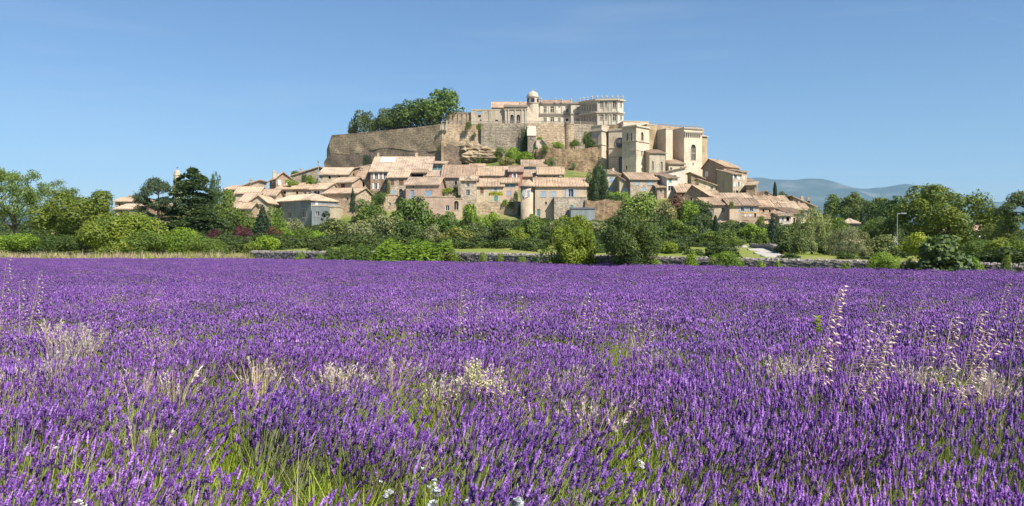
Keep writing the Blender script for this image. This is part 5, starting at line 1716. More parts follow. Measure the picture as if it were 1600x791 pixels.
# centre belt below the houses
for i, (k_, lab, px, hw, yt, Y, c, v) in enumerate([
        ('bush', 'round olive-toned bush beside the grey annex', 524, 24, 343, 128, (0.12, 0.155, 0.045), 0),
        ('bush', 'grey-green round bush below the cypress', 562, 21, 346, 124, OLV, 1),
        ('round', 'tall mixed-green tree below the ruined terrace', 578, 26, 322, 170, MID, 1),
        ('bush', 'pale silvery bush under the ruined terrace', 598, 23, 336, 128, OLV, 2),
        ('round', 'tall bright-crowned tree in front of the pink house', 643, 33, 309, 150, (0.1, 0.165, 0.032), 0),
        ('bush', 'dark bush at the foot of the bright-crowned tree', 636, 22, 346, 122, DRK, 0),
        ('bush', 'small pale bush right of the bright-crowned tree', 675, 13, 351, 122, OLV, 0),
        ('round', 'green tree under the arched doorway porch', 697, 22, 333, 150, (0.1, 0.17, 0.03), 2),
        ('bush', 'yellowish feathery shrub behind the vine hedge end', 713, 25, 357, 112, (0.17, 0.19, 0.05), 1),
        ('round', 'fresh green tree below the pediment tower', 737, 18, 321, 165, BRT, 1),
        ('bush', 'dense dark-olive bush left of the twin shadows', 748, 20, 349, 125, (0.1, 0.13, 0.05), 2),
        ('round', 'tree under the vine terrace wall', 768, 15, 333, 168, BRT, 0),
        ('bush', 'broad dark olive bush near the middle of the wall', 789, 24, 344, 120, (0.085, 0.115, 0.04), 0),
        ('bush', 'medium green bush left of the big yellow-green tree', 828, 18, 341, 122, MID, 1),
        ('round', 'rounded dark tree at the round-tower house', 838, 15, 336, 165, MID, 2),
        ('bush', 'light feathery bush in front of the round-tower house', 812, 16, 356, 108, YEL, 2),
        ('bush', 'grey-green hedge-like bush under the metal shed', 925, 22, 346, 150, OLV, 2),
        ('bush', 'pale bush under the big ochre house', 868, 18, 345, 150, OLV, 0),
        ('bush', 'dark shrub filling the gap behind the big dark tree', 1018, 24, 350, 118, DRK, 1),
        ('bush', 'spreading shrub tree below the stone house', 1003, 27, 302, 214, (0.17, 0.24, 0.05), 1),
        ('bush', 'pale variegated round bush below the white house', 1038, 17, 315, 200, (0.24, 0.25, 0.1), 1),
        ('round', 'dark tree under the variegated bush', 1030, 20, 337, 150, DRK, 0),
        ('round', 'middle-green tree left of the dark ivy tree', 1062, 23, 344, 135, MID, 2),
        ('round', 'dark slim tree left of the cypress', 1094, 16, 335, 140, (0.06, 0.09, 0.035), 1),
        ('bush', 'rounded green bush at the cypress foot', 1108, 18, 362, 118, MID, 0),
        ('bush', 'fresh green bush right of the cypress', 1136, 18, 360, 116, (0.11, 0.165, 0.035), 2),
        ('bush', 'small yellow bush among stalks by the wall', 1044, 17, 378, 70, YEL, 0),
        ('bush', 'reddish shrub below the white house', 1056, 15, 306, 225, (0.14, 0.085, 0.05), 1),
        ('bush', 'bright shrub row behind the hedge terrace', 1078, 16, 314, 222, BRT, 0),
        ('bush', 'dark ivy mound under the tawny roof', 1094, 17, 314, 224, DRK, 2),
        ('round', 'leafy tree under the balcony house', 1178, 19, 350, 140, BRT, 2),
        ('bush', 'low bush by the track bend', 1150, 14, 372, 105, MID, 1),
        ('bush', 'small bush left of the fir by the track', 1190, 11, 362, 118, MID, 0)]):
    tree(k_, lab, px, hw, yt, Y, c, v)
tree('cypress', 'dark spindle-shaped cypress in the middle of the eastern bushes', 1118, 6.5, 338, 125, CYP, 0, lift=0.0)
tree('spruce', 'dark fir in front of the eastern houses', 1207, 16, 336, 118, (0.035, 0.06, 0.035), 1)
tree('cypress', 'tall skyline cypress beside the small dark roof', 1211, 4.6, 286, 255, CYP, 1)
tree('bush', 'small rounded tree on the skyline beside the tall cypress', 1224, 9, 300, 258, (0.1, 0.13, 0.05), 0, name='small_tree', cat='tree')
tree('dome', 'big glossy yellow-green tree growing over the wall', 893, 38, 340, 50.6, (0.15, 0.205, 0.024), 2, hi=True, sink=0.2)
tree('dome', 'big dark twiggy bush overhanging the wall', 983, 41, 331, 48.0, (0.085, 0.125, 0.034), 0, hi=True, name='large_bush', sink=0.4)
# dark pine by the cream house, and the clipped hedges there
tree('round', 'dense dark pine between ochre house and cream house', 934, 16.5, 256, 232, (0.055, 0.095, 0.034), 1, hi=True, name='pine_tree')
tree('bush', 'lower skirt of shrubs round the dense dark pine', 934, 15, 282, 233, (0.05, 0.085, 0.032), 0)
tree('hedge', 'clipped dark hedge on the brown retaining wall', 958, 15, 304, 231, (0.06, 0.1, 0.025), 0, ry=1.2, base=315)
tree('hedge', 'bright clipped hedge beside the dark one', 966, 17, 299, 236, BRT, 1, ry=1.2, base=312)
# east side
tree('bush', 'olive bush left of the tall pale willow', 1232, 20, 352, 95, (0.1, 0.14, 0.04), 1)
tree('willow', 'tall pale feathery willow-like tree', 1268, 30, 327, 70, (0.17, 0.21, 0.085), 0, hi=True)
tree('bush', 'dark skirt of leaves under the tall pale willow', 1245, 16, 372, 72, DRK, 2)
tree('willow', 'broad pale olive bush with drooping twigs', 1325, 31, 357, 62, (0.19, 0.21, 0.11), 1, hi=True, name='olive_bush', cat='shrub')
tree('round', 'mid-green tree behind the broad olive bush', 1382, 25, 338, 82, (0.1, 0.145, 0.04), 1, hi=True)
tree('bush', 'grey-green shrub between olive bush and lamp post', 1375, 24, 368, 62, (0.12, 0.16, 0.06), 0)
for lab, px, hw, yt, Y, c, v in [
        ('rounded tree behind the three-chimney house', 1305, 18, 305, 240, MID, 0), ('tree top over the small cream villa', 1328, 19, 308, 236, (0.09, 0.13, 0.035), 1),
        ('taller pale tree in the eastern grove', 1340, 18, 302, 260, (0.11, 0.15, 0.04), 2), ('dark tree in the eastern grove', 1362, 16, 316, 225, DRK, 0),
        ('green tree in the eastern grove before the mountain', 1378, 18, 310, 240, MID, 1), ('domed dark-green tree left of the great oak', 1398, 24, 309, 190, (0.075, 0.13, 0.03), 2),
        ('tree filling the foot of the grove by the cream villa', 1302, 20, 340, 150, MID, 2), ('dark tree over the white hut', 1380, 20, 340, 150, DRK, 1), ('bright tree below the domed tree', 1368, 20, 345, 130, BRT, 0)]:
    tree('round', lab, px, hw, yt, Y, c, v)
tree('spruce', 'slim dark fir inside the eastern grove', 1347, 7, 322, 200, CYP, 0)
tree('dome', 'great spreading oak, largest tree on the eastern side', 1470, 66, 291, 76, (0.12, 0.165, 0.03), 0, hi=True, name='oak_tree')
tree('bush', 'bright yellow bush under the great oak', 1436, 24, 365, 58, (0.22, 0.27, 0.03), 1)
tree('fig', 'large-leaved fig bush spilling over the wall', 1467, 41, 371, 38.2, (0.1, 0.15, 0.05), 0, hi=True, sink=0.3)
tree('bush', 'rounded green bush in front of the wall near the olive', 1381, 25, 396, 39.7, BRT, 2, hi=True, sink=0.3)
tree('pine', 'large pine at the eastern picture edge', 1602, 40, 303, 66, (0.08, 0.115, 0.04), 0, hi=True)
tree('round', 'fine-leaved green tree under the edge pine', 1560, 26, 352, 70, (0.11, 0.15, 0.035), 1)
tree('bush', 'feathery green shrub between oak and edge pine', 1530, 28, 376, 56, (0.11, 0.165, 0.035), 1)
tree('bush', 'upright yellow-green shrub near the eastern picture edge', 1558, 20, 372, 50, (0.14, 0.19, 0.035), 0)
tree('bush', 'bushy shrub at the eastern picture corner', 1592, 24, 378, 47, YEL, 1)
tree('bush', 'low leafy weed bush hugging the wall at the east', 1520, 13, 402, 37.6, BRT, 2)
tree('bush', 'tall weed bush against the easternmost wall', 1572, 8, 400, 36.8, YEL, 0)
tree('bush', 'small leafy bush before the wall under the fig', 1422, 9, 405, 39.2, BRT, 1)
tree('round', 'distant round tree beyond the small red-roofed house', 1545, 20, 327, 190, MID, 0)
tree('round', 'distant low tree right of the great oak', 1570, 18, 330, 200, MID, 1)
# bramble and vine hedges in front of the wall
tree('hedge', 'bright green vine hedge covering the wall, longer part', 648, 66, 374, 59.0, (0.12, 0.2, 0.02), 0, hi=True, ry=1.1)
tree('hedge', 'darker vine hedge over the wall left of the bright one', 548, 40, 382, 63.3, (0.085, 0.14, 0.03), 1, hi=True, ry=1.0)
tree('bush', 'leafy bramble tip at the right end of the vine hedge', 705, 12, 388, 57.3, YEL, 1)
tree('bush', 'leafy bramble draped over the wall below the cypress', 1136, 26, 394, 44.7, (0.13, 0.21, 0.025), 1, hi=True, ry=0.8)
tree('bush', 'small bramble mound on the wall left of the draped one', 1080, 9, 394, 46.0, BRT, 0)
tree('hedge', 'low bright hedge in the meadow behind the wall', 826, 24, 384, 82, BRT, 1, ry=1.2)
tree('hedge', 'low dark hedge strip in the meadow behind the wall', 765, 20, 386, 95, MID, 0, ry=1.2)
for i, (px, yt, Y, hw) in enumerate(((815, 400, 53.4, 8), (835, 401, 52.8, 7), (780, 397, 54.7, 6), (755, 395, 55.4, 7), (1215, 408, 43.1, 7), (1320, 411, 41, 9), (1190, 408, 43.6, 7), (500, 396, 66, 7), (470, 395, 67.4, 8), (1025, 405, 47.5, 9), (690, 399, 57.9, 7), (598, 397, 61.4, 7))):
    tree('bush', ['weed tuft nearest the middle wall stretch', 'second weed tuft on the middle wall stretch', 'third weed tuft along the middle wall', 'weed tuft just right of the vine hedge', 'tall weed tuft below the olive and fir', 'wide weed tuft under the broad olive bush', 'weed tuft below the dark fir', 'weed tuft at the darker vine hedge', 'weed tuft on the wall below the blue-grey house', 'weed tuft under the big dark bush', 'light weed tuft before the bright vine hedge', 'weed tuft where both vine hedges meet'][i],
         px, hw, yt, Y, (0.17, 0.25, 0.05), i % 3, name='weed', cat='weed', group='weeds along the wall')
# on the castle rock
ZB = HZ - (ZT - 0.3 - CAMZ) * F / 330
for lab, px, hw, yt, Y, c, v, k_ in [
        ('dense holm oak standing alone on the rampart', 569, 21, 175, 345, (0.085, 0.12, 0.035), 0, 'round'), ('small bush beyond the lone holm oak', 552, 8, 197, 347, (0.13, 0.14, 0.05), 1, 'bush'),
        ('leftmost tree of the castle grove', 604, 18, 171, 336, (0.085, 0.12, 0.035), 1, 'round'), ('second tree of the castle grove', 626, 20, 163, 332, (0.075, 0.115, 0.032), 2, 'round'),
        ('broad middle tree of the castle grove', 650, 31, 155, 328, (0.085, 0.135, 0.033), 0, 'round'), ('tall bright tree of the castle grove', 688, 37, 142, 322, (0.1, 0.165, 0.032), 1, 'round'),
        ('low dark filler tree of the castle grove', 668, 22, 166, 316, (0.075, 0.12, 0.03), 2, 'round'), ('lowest tree at the foot of the castle grove', 612, 16, 181, 330, (0.08, 0.115, 0.033), 2, 'round')]:
    tree(k_, lab, px, hw, yt, Y, c, v, base=HZ - (ZT - 0.3 - CAMZ) * F / Y, hi=False, group='trees on the castle terrace')
for lab, px, hw, yt, yb, Y, c, k_, ry in [
        ('round shrub hanging on the rampart top', 732, 6.5, 191, 202, 300.5, MID, 'bush', 1.2), ('small shrub on the rampart beside the round one', 749, 4.5, 193, 203, 300, YEL, 'bush', 1.0),
        ('tall dark ivy climbing the rampart beside the pier', 820, 6.5, 196, 248, 299, (0.04, 0.075, 0.02), 'hedge', 0.8), ('dark ivy at the pier foot', 837, 4.5, 228, 250, 294, (0.035, 0.07, 0.02), 'hedge', 0.8),
        ('dark ivy patch on the brown rampart rock', 574, 7, 240, 262, 317.5, (0.045, 0.07, 0.03), 'hedge', 0.8),
        ('bushy tree at the church turret corner', 918, 8, 207, 234, 298, (0.08, 0.13, 0.03), 'round', None), ('dark bush under the corner tree', 924, 8, 220, 235, 295, DRK, 'bush', None),
        ('bright shrub row on the ledge under the bastion', 872, 10, 222, 234, 296, BRT, 'bush', None), ('small ledge shrub right of the bastion', 898, 8, 219, 233, 296, MID, 'bush', None),
        ('small yellow shrub on top of the stepped parapet', 843, 5, 214, 222, 297, BRT, 'bush', None), ('tufty shrub above the retaining wall end', 852, 7, 226, 240, 290, (0.17, 0.2, 0.07), 'bush', None),
        ('dark rounded bush on the slope beside rocks', 779, 8, 231, 250, 287, MID, 'bush', None), ('bright sprawling bush on the slope under ivy', 803, 13, 231, 252, 286, BRT, 'bush', None), ('bright bush lower on the slope toward the pier', 822, 13, 238, 256, 283, BRT, 'bush', None),
        ('small bush below the rock outcrop', 749, 5, 246, 256, 284, MID, 'bush', None), ('dry tufty bush on the green slope', 790, 12, 246, 262, 278, (0.22, 0.22, 0.08), 'bush', None), ('grey-green bush by the uppermost roof', 860, 8, 246, 264, 275, OLV, 'bush', None), ('small green bush before the terrace wall', 853, 5, 250, 266, 272, MID, 'bush', None), ('tiny bush clinging to the brown retaining wall', 897, 4.5, 254, 264, 289, OLV, 'bush', 0.8),
        ('yellow-green pergola vine beside the grey wall', 700, 11, 294, 306, 244, (0.24, 0.3, 0.03), 'bush', 1.5), ('yellow-green vine on the cream terrace', 775, 11, 299, 305.5, 240.5, (0.32, 0.34, 0.02), 'hedge', 1.0), ('vine strand hanging off the pergola wall', 712, 4, 288, 312, 240, DRK, 'hedge', 0.6),
        ('ivy sheet on the dark retaining wall end', 812, 3.5, 318, 346, 234.5, DRK, 'hedge', 0.6), ('creeper on the teal-glazed house corner', 806, 3.5, 298, 316, 242.5, DRK, 'hedge', 0.6), ('small potted shrub on the terrace wall', 789, 4, 312, 321, 235.5, BRT, 'bush', 0.8), ('trailing plant along the dark retaining wall', 798, 8, 314, 326, 235, (0.17, 0.22, 0.05), 'bush', 0.8),
        ('ivy down the corner of the arched-window house', 607, 2.5, 280, 312, 246, MID, 'hedge', 0.6), ('bush before the house under the steep roof', 577, 10, 298, 320, 246, MID, 'bush', None), ('dark shrub beside the ruined terrace block', 592, 8, 300, 326, 238, DRK, 'bush', None), ('bright bush left of the ruined terrace', 566, 13, 312, 345, 225, (0.11, 0.17, 0.04), 'bush', None),
        ('yellow-green shrub on the roof terrace of the grey stone house', 484, 7, 274, 287, 262, BRT, 'bush', None), ('garden bushes under the detached brown house', 455, 11, 281, 293, 256, BRT, 'bush', None), ('ivy on the grey stone house wall', 475, 4, 270, 290, 268, DRK, 'hedge', 0.6), ('trees behind the grey stone house roof', 462, 7, 267, 280, 280, MID, 'bush', None), ('tree tuft above the low pale roof near the mast', 505, 6, 264, 280, 276, MID, 'bush', None), ('roof garden strip below the rampart corner', 490, 12, 282, 291, 257, YEL, 'hedge', 1.5),
        ('creeper on the balcony house side wall', 1143, 3, 314, 326, 223.5, MID, 'hedge', 0.6), ('shrubs below the balcony', 1142, 10, 344, 362, 216, MID, 'bush', None), ('yellow creeper on the balcony side', 1190, 4, 338, 350, 221, YEL, 'bush', 1.0),
        ('planter greenery on the flat terrace by the white shutters', 597, 7, 301, 307, 240, BRT, 'hedge', 0.8), ('hedge terrace greenery below the tan roof', 1062, 16, 318, 332, 228, (0.11, 0.16, 0.04), 'hedge', 1.2), ('bush on the brown wall below the stone house', 1000, 14, 313, 340, 222, MID, 'bush', None)]:
    tree(k_, lab, px, hw, yt, Y, c, int(px) % 3, base=yb, ry=ry, hi=False, group='shrubs and creepers on the castle rock and houses')

# ---------------------------------------------------------------- lamp posts and masts
lp = root('street_lamp', (P(1402, 0, 70).x, 70, gz(P(1402, 0, 70).x, 70)), 'tall grey street lamp with horizontal arm beside the great oak', 'street lamp')
m = MB()
zt = zat(334, 70)
m.tube((0, 0, -0.3), (0, 0, zt - lp.location.z), 0.045, 0.03, 8)
m.build('post', 'galvanised', lp)
m = MB()
m.tube((0, 0, zt - lp.location.z - 0.03), (0.38, 0, zt - lp.location.z + 0.02), 0.035, 0.03, 6)
m.build('arm', 'galvanised', lp)
m = MB()
zz_ = zt - lp.location.z
m.slab([(0.3, -0.09, zz_ + 0.08), (0.78, -0.07, zz_ + 0.08), (0.78, 0.07, zz_ + 0.08), (0.3, 0.09, zz_ + 0.08)], 0.1)
m.build('lamp_head', 'galvanised', lp)
lp = root('street_lamp', tuple(P(497.5, 290, 252)), 'thin lamp mast standing against the sky left of the rampart', 'street lamp')
m = MB()
ht = zat(254, 252) - lp.location.z
m.tube((0, 0, -4), (0, 0, ht), 0.14, 0.1, 6)
m.build('post', 'galvanised', lp)
m = MB()
m.lathe([(0.12, ht), (0.34, ht + 0.15), (0.34, ht + 0.5), (0.1, ht + 0.62)], 8)
m.build('lamp_head', 'galvanised', lp)
for px, y0, y1, Y, lab in ((178.5, 312, 304, 228, 'thin roof aerial above the leftmost tiled house'), (391, 285, 279, 250, 'thin roof aerial above the long climbing roof'), (1122, 252, 246, 279, 'thin roof aerial on the tall gabled house')):
    an = root('roof_aerial', tuple(P(px, y0, Y)), lab, 'aerial', 'roof aerials')
    m = MB()
    hh = zat(y1, Y) - an.location.z
    m.tube((0, 0, -1.5), (0, 0, hh), 0.06, 0.04, 5)
    m.build('mast', 'galvanised', an)
    m = MB()
    for k in range(3):
        m.box(-0.5 + k * 0.08, 0.5 - k * 0.08, -0.03, 0.03, hh - 0.15 - k * 0.3, hh - 0.09 - k * 0.3)
    m.build('crossbars', 'galvanised', an)

# ---------------------------------------------------------------- the lavender field
def spike_template(rings, sides, whorl):
    """one flower spike, unit length along z, unit radius"""
    V, Fq = [], []
    prof = []
    for i in range(rings):
        t = i / (rings - 1)
        env = (0.55 + 0.6 * math.sin(math.pi * min(1, t * 1.05 + 0.08))) * (1 - 0.55 * t ** 3)
        w = (1.0 if i % 2 else 0.62) if whorl else 1.0
        prof.append((max(0.08, env * w) if 0 < i < rings - 1 else 0.12, t))
    for k, (r, t) in enumerate(prof):
        for s in range(sides):
            a = 2 * math.pi * (s + (0.5 if k % 2 else 0)) / sides
            V.append((r * math.cos(a), r * math.sin(a), t))
    for k in range(len(prof) - 1):
        for s in range(sides):
            s2 = (s + 1) % sides
            Fq.append((k * sides + s, k * sides + s2, (k + 1) * sides + s2, (k + 1) * sides + s))
    return np.array(V), np.array(Fq)


def tuft(name, n, rbase, spread, hts, spike_len, spike_r, rings, sides, whorl, leaf_n, stem_r, seed, lean=0.06):
    rg = np.random.default_rng(seed)
    Vt, Ft = spike_template(rings, sides, whorl)
    VV, FF, MI, RN = [], [], [], []
    nv = 0
    for i in range(n):
        az = rg.uniform(0, 6.28)
        rr_ = rbase * math.sqrt(rg.random())
        tilt = spread * (rr_ / rbase) * rg.uniform(0.5, 1.3)
        b0 = np.array([math.cos(az) * rr_ * 0.4, math.sin(az) * rr_ * 0.4, 0.0])
        h = rg.uniform(*hts) * (1 - 0.12 * (rr_ / rbase) ** 2)
        dirv = np.array([math.cos(az) * math.sin(tilt) + rg.normal(lean, 0.05), math.sin(az) * math.sin(tilt) + rg.normal(0, 0.05), math.cos(tilt)])
        dirv /= np.linalg.norm(dirv)
        sl_ = spike_len * rg.uniform(0.65, 1.35)
        top = b0 + dirv * h
        d2 = dirv + np.array([rg.normal(lean, 0.13), rg.normal(0, 0.13), 0])
        d2 /= np.linalg.norm(d2)
        a = np.cross(d2, [0.3, 0.9, 0.1]); a /= np.linalg.norm(a)
        b = np.cross(d2, a)
        R = spike_r * rg.uniform(0.75, 1.25)
        rag = rg.uniform(0.6, 1.45, (len(Vt), 1)) if whorl else 1.0
        V = top + (Vt[:, :1] * rag) * a * R + (Vt[:, 1:2] * rag) * b * R + Vt[:, 2:] * d2 * sl_
        VV.append(V); FF.append(Ft + nv); MI += [0] * len(Ft)
        rv = rg.uniform(0, 1)
        RN += list(np.clip(rv * 0.5 + rg.uniform(-0.1, 0.6, len(Ft)), 0, 1))
        nv += len(V)
        # stem: flat cross of two strips is enough at this size
        mid = b0 + dirv * h * 0.5 + np.array([0, 0, 0.01])
        for ax in (a, b):
            s_ = ax * stem_r
            VV.append(np.array([b0 - s_, b0 + s_, top + s_ * 0.8 + d2 * 0.01, top - s_ * 0.8 + d2 * 0.01]))
            FF.append(np.array([[0, 1, 2, 3]]) + nv); nv += 4
            MI.append(1); RN.append(rg.random())
    for i in range(leaf_n):
        az = rg.uniform(0, 6.28)
        tl = rg.uniform(0.1, 0.75)
        ln = rg.uniform(0.2, 0.42)
        o = np.array([math.cos(az), math.sin(az), 0]) * rbase * rg.uniform(0, 0.5)
        d_ = np.array([math.cos(az) * math.sin(tl), math.sin(az) * math.sin(tl), math.cos(tl)])
        sd = np.array([-math.sin(az), math.cos(az), 0]) * 0.006
        VV.append(np.array([o, o + d_ * ln * 0.6 + sd, o + d_ * ln, o + d_ * ln * 0.6 - sd])); FF.append(np.array([[0, 1, 2, 3]]) + nv); nv += 4
        MI.append(1); RN.append(rg.random() * 0.7)
    return fast_mesh(name, np.concatenate(VV), np.concatenate(FF), ['lavender_flower', 'lavender_stem'], RN, MI)


def grass_tuft(name, n, rbase, hts, w, seed, mat, bend=0.5):
    rg = np.random.default_rng(seed)
    VV, FF, RN = [], [], []
    nv = 0
    for i in range(n):
        az = rg.uniform(0, 6.28)
        o = np.array([rg.normal(0, rbase), rg.normal(0, rbase), 0])
        h = rg.uniform(*hts)
        out = np.array([math.cos(az), math.sin(az), 0])
        sd = np.array([-math.sin(az), math.cos(az), 0]) * w * rg.uniform(0.6, 1.4)
        bd = rg.uniform(0.05, bend) * h
        p1, p2, p3 = o + [0, 0, 0], o + out * bd * 0.3 + np.array([0, 0, h * 0.6]), o + out * bd + np.array([0, 0, h * rg.uniform(0.85, 1)])
        VV.append(np.array([p1 - sd, p1 + sd, p2 + sd * 0.8, p2 - sd * 0.8, p3 + sd * 0.15, p3 - sd * 0.15]))
        FF.append(np.array([[0, 1, 2, 3], [3, 2, 4, 5]]) + nv)
        nv += 6
        r_ = rg.random()
        RN += [r_, r_]
    return fast_mesh(name, np.concatenate(VV), np.concatenate(FF), [mat], RN)


def scatter(name, label, protos, pts, idx, rot, scl, cat=None):
    """one object whose points carry copies of the prototypes"""
    col = bpy.data.collections.new(name + '_pieces')
    for i, me in enumerate(protos):
        o = bpy.data.objects.new('%s_piece_%02d' % (name, i), me)
        col.objects.link(o)
    me = bpy.data.meshes.new(name)
    me.vertices.add(len(pts))
    me.vertices.foreach_set('co', np.asarray(pts, np.float32).ravel())
    for an, ty, key, val in (('idx', 'INT', 'value', np.asarray(idx, np.int32)), ('rot', 'FLOAT_VECTOR', 'vector', np.asarray(rot, np.float32).ravel()), ('scl', 'FLOAT', 'value', np.asarray(scl, np.float32))):
        a = me.attributes.new(an, ty, 'POINT')
        a.data.foreach_set(key, val)
    for mt in protos[0].materials:
        me.materials.append(mt)
    ob = link(name, me)
    ng = bpy.data.node_groups.new(name + '_nodes', 'GeometryNodeTree')
    ng.interface.new_socket('Geometry', in_out='INPUT', socket_type='NodeSocketGeometry')
    ng.interface.new_socket('Geometry', in_out='OUTPUT', socket_type='NodeSocketGeometry')
    N = ng.nodes
    gi, go = N.new('NodeGroupInput'), N.new('NodeGroupOutput')
    ci = N.new('GeometryNodeCollectionInfo')
    ci.inputs['Collection'].default_value = col
    ci.inputs['Separate Children'].default_value = True
    ci.inputs['Reset Children'].default_value = True
    iop = N.new('GeometryNodeInstanceOnPoints')
    iop.inputs['Pick Instance'].default_value = True

    def attr(nm, ty):
        q = N.new('GeometryNodeInputNamedAttribute')
        q.data_type = ty
        q.inputs['Name'].default_value = nm
        return q.outputs[0]
    L_ = ng.links
    L_.new(gi.outputs[0], iop.inputs['Points'])
    L_.new(ci.outputs[0], iop.inputs['Instance'])
    L_.new(attr('idx', 'INT'), iop.inputs['Instance Index'])
    L_.new(attr('rot', 'FLOAT_VECTOR'), iop.inputs['Rotation'])
    L_.new(attr('scl', 'FLOAT'), iop.inputs['Scale'])
    L_.new(iop.outputs[0], go.inputs[0])
    md = ob.modifiers.new('scatter', 'NODES')
    md.node_group = ng
    return tag(ob, label, cat, kind='stuff')


def vnoise(x, y, sc, seed):
    """smooth value noise, 0..1"""
    rg = np.random.default_rng(seed)
    tab = rg.random((256, 256))
    u, v = np.asarray(x) / sc + 100, np.asarray(y) / sc + 100
    i, j = np.floor(u).astype(int), np.floor(v).astype(int)
    f, g = u - i, v - j
    f, g = f * f * (3 - 2 * f), g * g * (3 - 2 * g)
    T = lambda a, b: tab[a % 256, b % 256]
    return (T(i, j) * (1 - f) + T(i + 1, j) * f) * (1 - g) + (T(i, j + 1) * (1 - f) + T(i + 1, j + 1) * f) * g


def field_points(y0, y1, dens, seed, margin=7.0):
    rg = np.random.default_rng(seed)
    n_ = int(dens * (y1 - y0) * (1.36 * y1 + 2 * margin))
    y = rg.uniform(y0, y1, n_)
    x = rg.uniform(-1, 1, n_) * (0.68 * y1 + margin)
    ok = (np.abs(x) < 0.68 * y + margin) & (behind(x, y) < -0.7)
    return x[ok], y[ok], rg


def cover(x, y):
    """how much lavender stands at a spot: rows across the view, gaps and thin patches"""
    row = 0.5 + 0.5 * np.cos(2 * np.pi * (y + 0.06 * x + 0.5 * (vnoise(x, y, 3.0, 2) - 0.5)) / 1.6 - 2 * np.pi * 3.55 / 1.6)
    patch = 0.65 * vnoise(x, y, 0.42, 3) + 0.35 * vnoise(x, y, 2.2, 5)
    nearw = np.clip(1.3 - y / 22.0, 0.2, 1)
    return np.clip(1.0 - nearw * (1.0 * (1 - row) ** 2.2 * (0.15 + patch) + 3.3 * np.clip(patch - 0.47, 0, 1)), 0.0, 1)


NEARP = [tuft('near_%d' % k, 30, 0.13, 0.5, (0.5, 0.72), 0.07, 0.0098, 12, 5, True, 16, 0.0021, 40 + k, 0.1) for k in range(7)]
MIDP = [tuft('mid_%d' % k, 44, 0.22, 0.55, (0.48, 0.7), 0.07, 0.0125, 5, 4, False, 10, 0.003, 60 + k) for k in range(5)]
FARP = [tuft('far_%d' % k, 70, 0.42, 0.6, (0.46, 0.7), 0.075, 0.0165, 4, 3, False, 0, 0.004, 80 + k) for k in range(5)]
X, Yy, Rz, Sc, Ix = [], [], [], [], []
for y0, y1, dens, lo, k, seed, s0 in ((1.3, 9.0, 30.0, 0, 7, 1, 1.0), (9.0, 24.0, 15.0, 7, 5, 2, 1.0), (24.0, 73.0, 5.5, 12, 5, 3, 1.0)):
    x, y, rg = field_points(y0, y1, dens, seed)
    keep = rg.random(len(x)) < cover(x, y) * 0.97 + 0.03
    x, y = x[keep], y[keep]
    h = 0.78 + 0.22 * vnoise(x, y, 1.4, 7) + rg.normal(0, 0.03, len(x))
    X.append(x); Yy.append(y)
    wind = (vnoise(x, y, 2.2, 9) - 0.35) * 0.75
    Rz.append(np.stack([rg.normal(0, 0.06, len(x)), wind, rg.uniform(-0.5, 0.5, len(x)) + np.pi * rg.integers(0, 2, len(x)) * 0], 1))
    Sc.append(h * s0)
    Ix.append(rg.integers(lo, lo + k, len(x)))
X, Yy = np.concatenate(X), np.concatenate(Yy)
scatter('lavender', 'violet lavender in bloom filling the whole field', NEARP + MIDP + FARP, np.stack([X, Yy, np.zeros_like(X)], 1), np.concatenate(Ix), np.concatenate(Rz), np.concatenate(Sc), 'lavender')

# green grass growing in the gaps
GRS = [grass_tuft('grass_%d' % k, 34, 0.07, (0.25, 0.52), 0.0036, 100 + k, 'grass_green', 0.6) for k in range(5)]
X, Yy, Sc = [], [], []
for y0, y1, dens, seed, s0 in ((1.3, 9, 34, 11, 1.0), (9, 26, 16, 12, 1.15), (26, 70, 1.6, 13, 1.25)):
    x, y, rg = field_points(y0, y1, dens, seed)
    g = (1 - cover(x, y)) * (0.35 + 1.1 * vnoise(x, y, 2.0, 21))
    keep = rg.random(len(x)) < np.clip(g * 1.25 + 0.02, 0, 1)
    x, y = x[keep], y[keep]
    X.append(x); Yy.append(y)
    Sc.append(s0 * rg.uniform(0.75, 1.25, len(x)))
X, Yy, Sc = map(np.concatenate, (X, Yy, Sc))
rg = np.random.default_rng(30)
scatter('grass', 'green grass growing between the lavender plants', GRS, np.stack([X, Yy, np.zeros_like(X)], 1), rg.integers(0, 5, len(X)), np.stack([rg.normal(0, 0.1, len(X)), rg.normal(0.1, 0.12, len(X)), rg.uniform(0, 6.28, len(X))], 1), Sc)
# dry straw-coloured blades mixed in, and the straw verge along the far left edge
DRY = [grass_tuft('dry_%d' % k, 22, 0.09, (0.4, 0.68), 0.003, 120 + k, 'grass_dry', 0.45) for k in range(4)] + [grass_tuft('verge_%d' % k, 40, 0.3, (0.5, 0.95), 0.011, 130 + k, 'grass_dry', 0.6) for k in range(3)] + [grass_tuft('vergeg_%d' % k, 30, 0.3, (0.5, 0.9), 0.016, 140 + k, 'grass_green', 0.4) for k in range(2)]
x, y, rg = field_points(2.0, 24.0, 2.4, 15)
keep = vnoise(x, y, 1.7, 33) * rg.random(len(x)) > 0.4
x, y = x[keep], y[keep]
ix = rg.integers(0, 4, len(x))
vx = rg.uniform(-62, -23, 900)
vy = 71.9 + 2.4 * rg.random(900) ** 1.1 + 0.8 * vnoise(vx, vx * 0, 4.0, 71)
s_ = rg.uniform(-1, LEN, 420)
wq = np.array([wall_pt(a, -0.5 - 0.5 * rg.random()) for a in s_])
sv = np.concatenate([rg.uniform(0.85, 1.2, len(x)), rg.uniform(0.95, 1.4, 900), rg.uniform(0.55, 0.85, 420)])
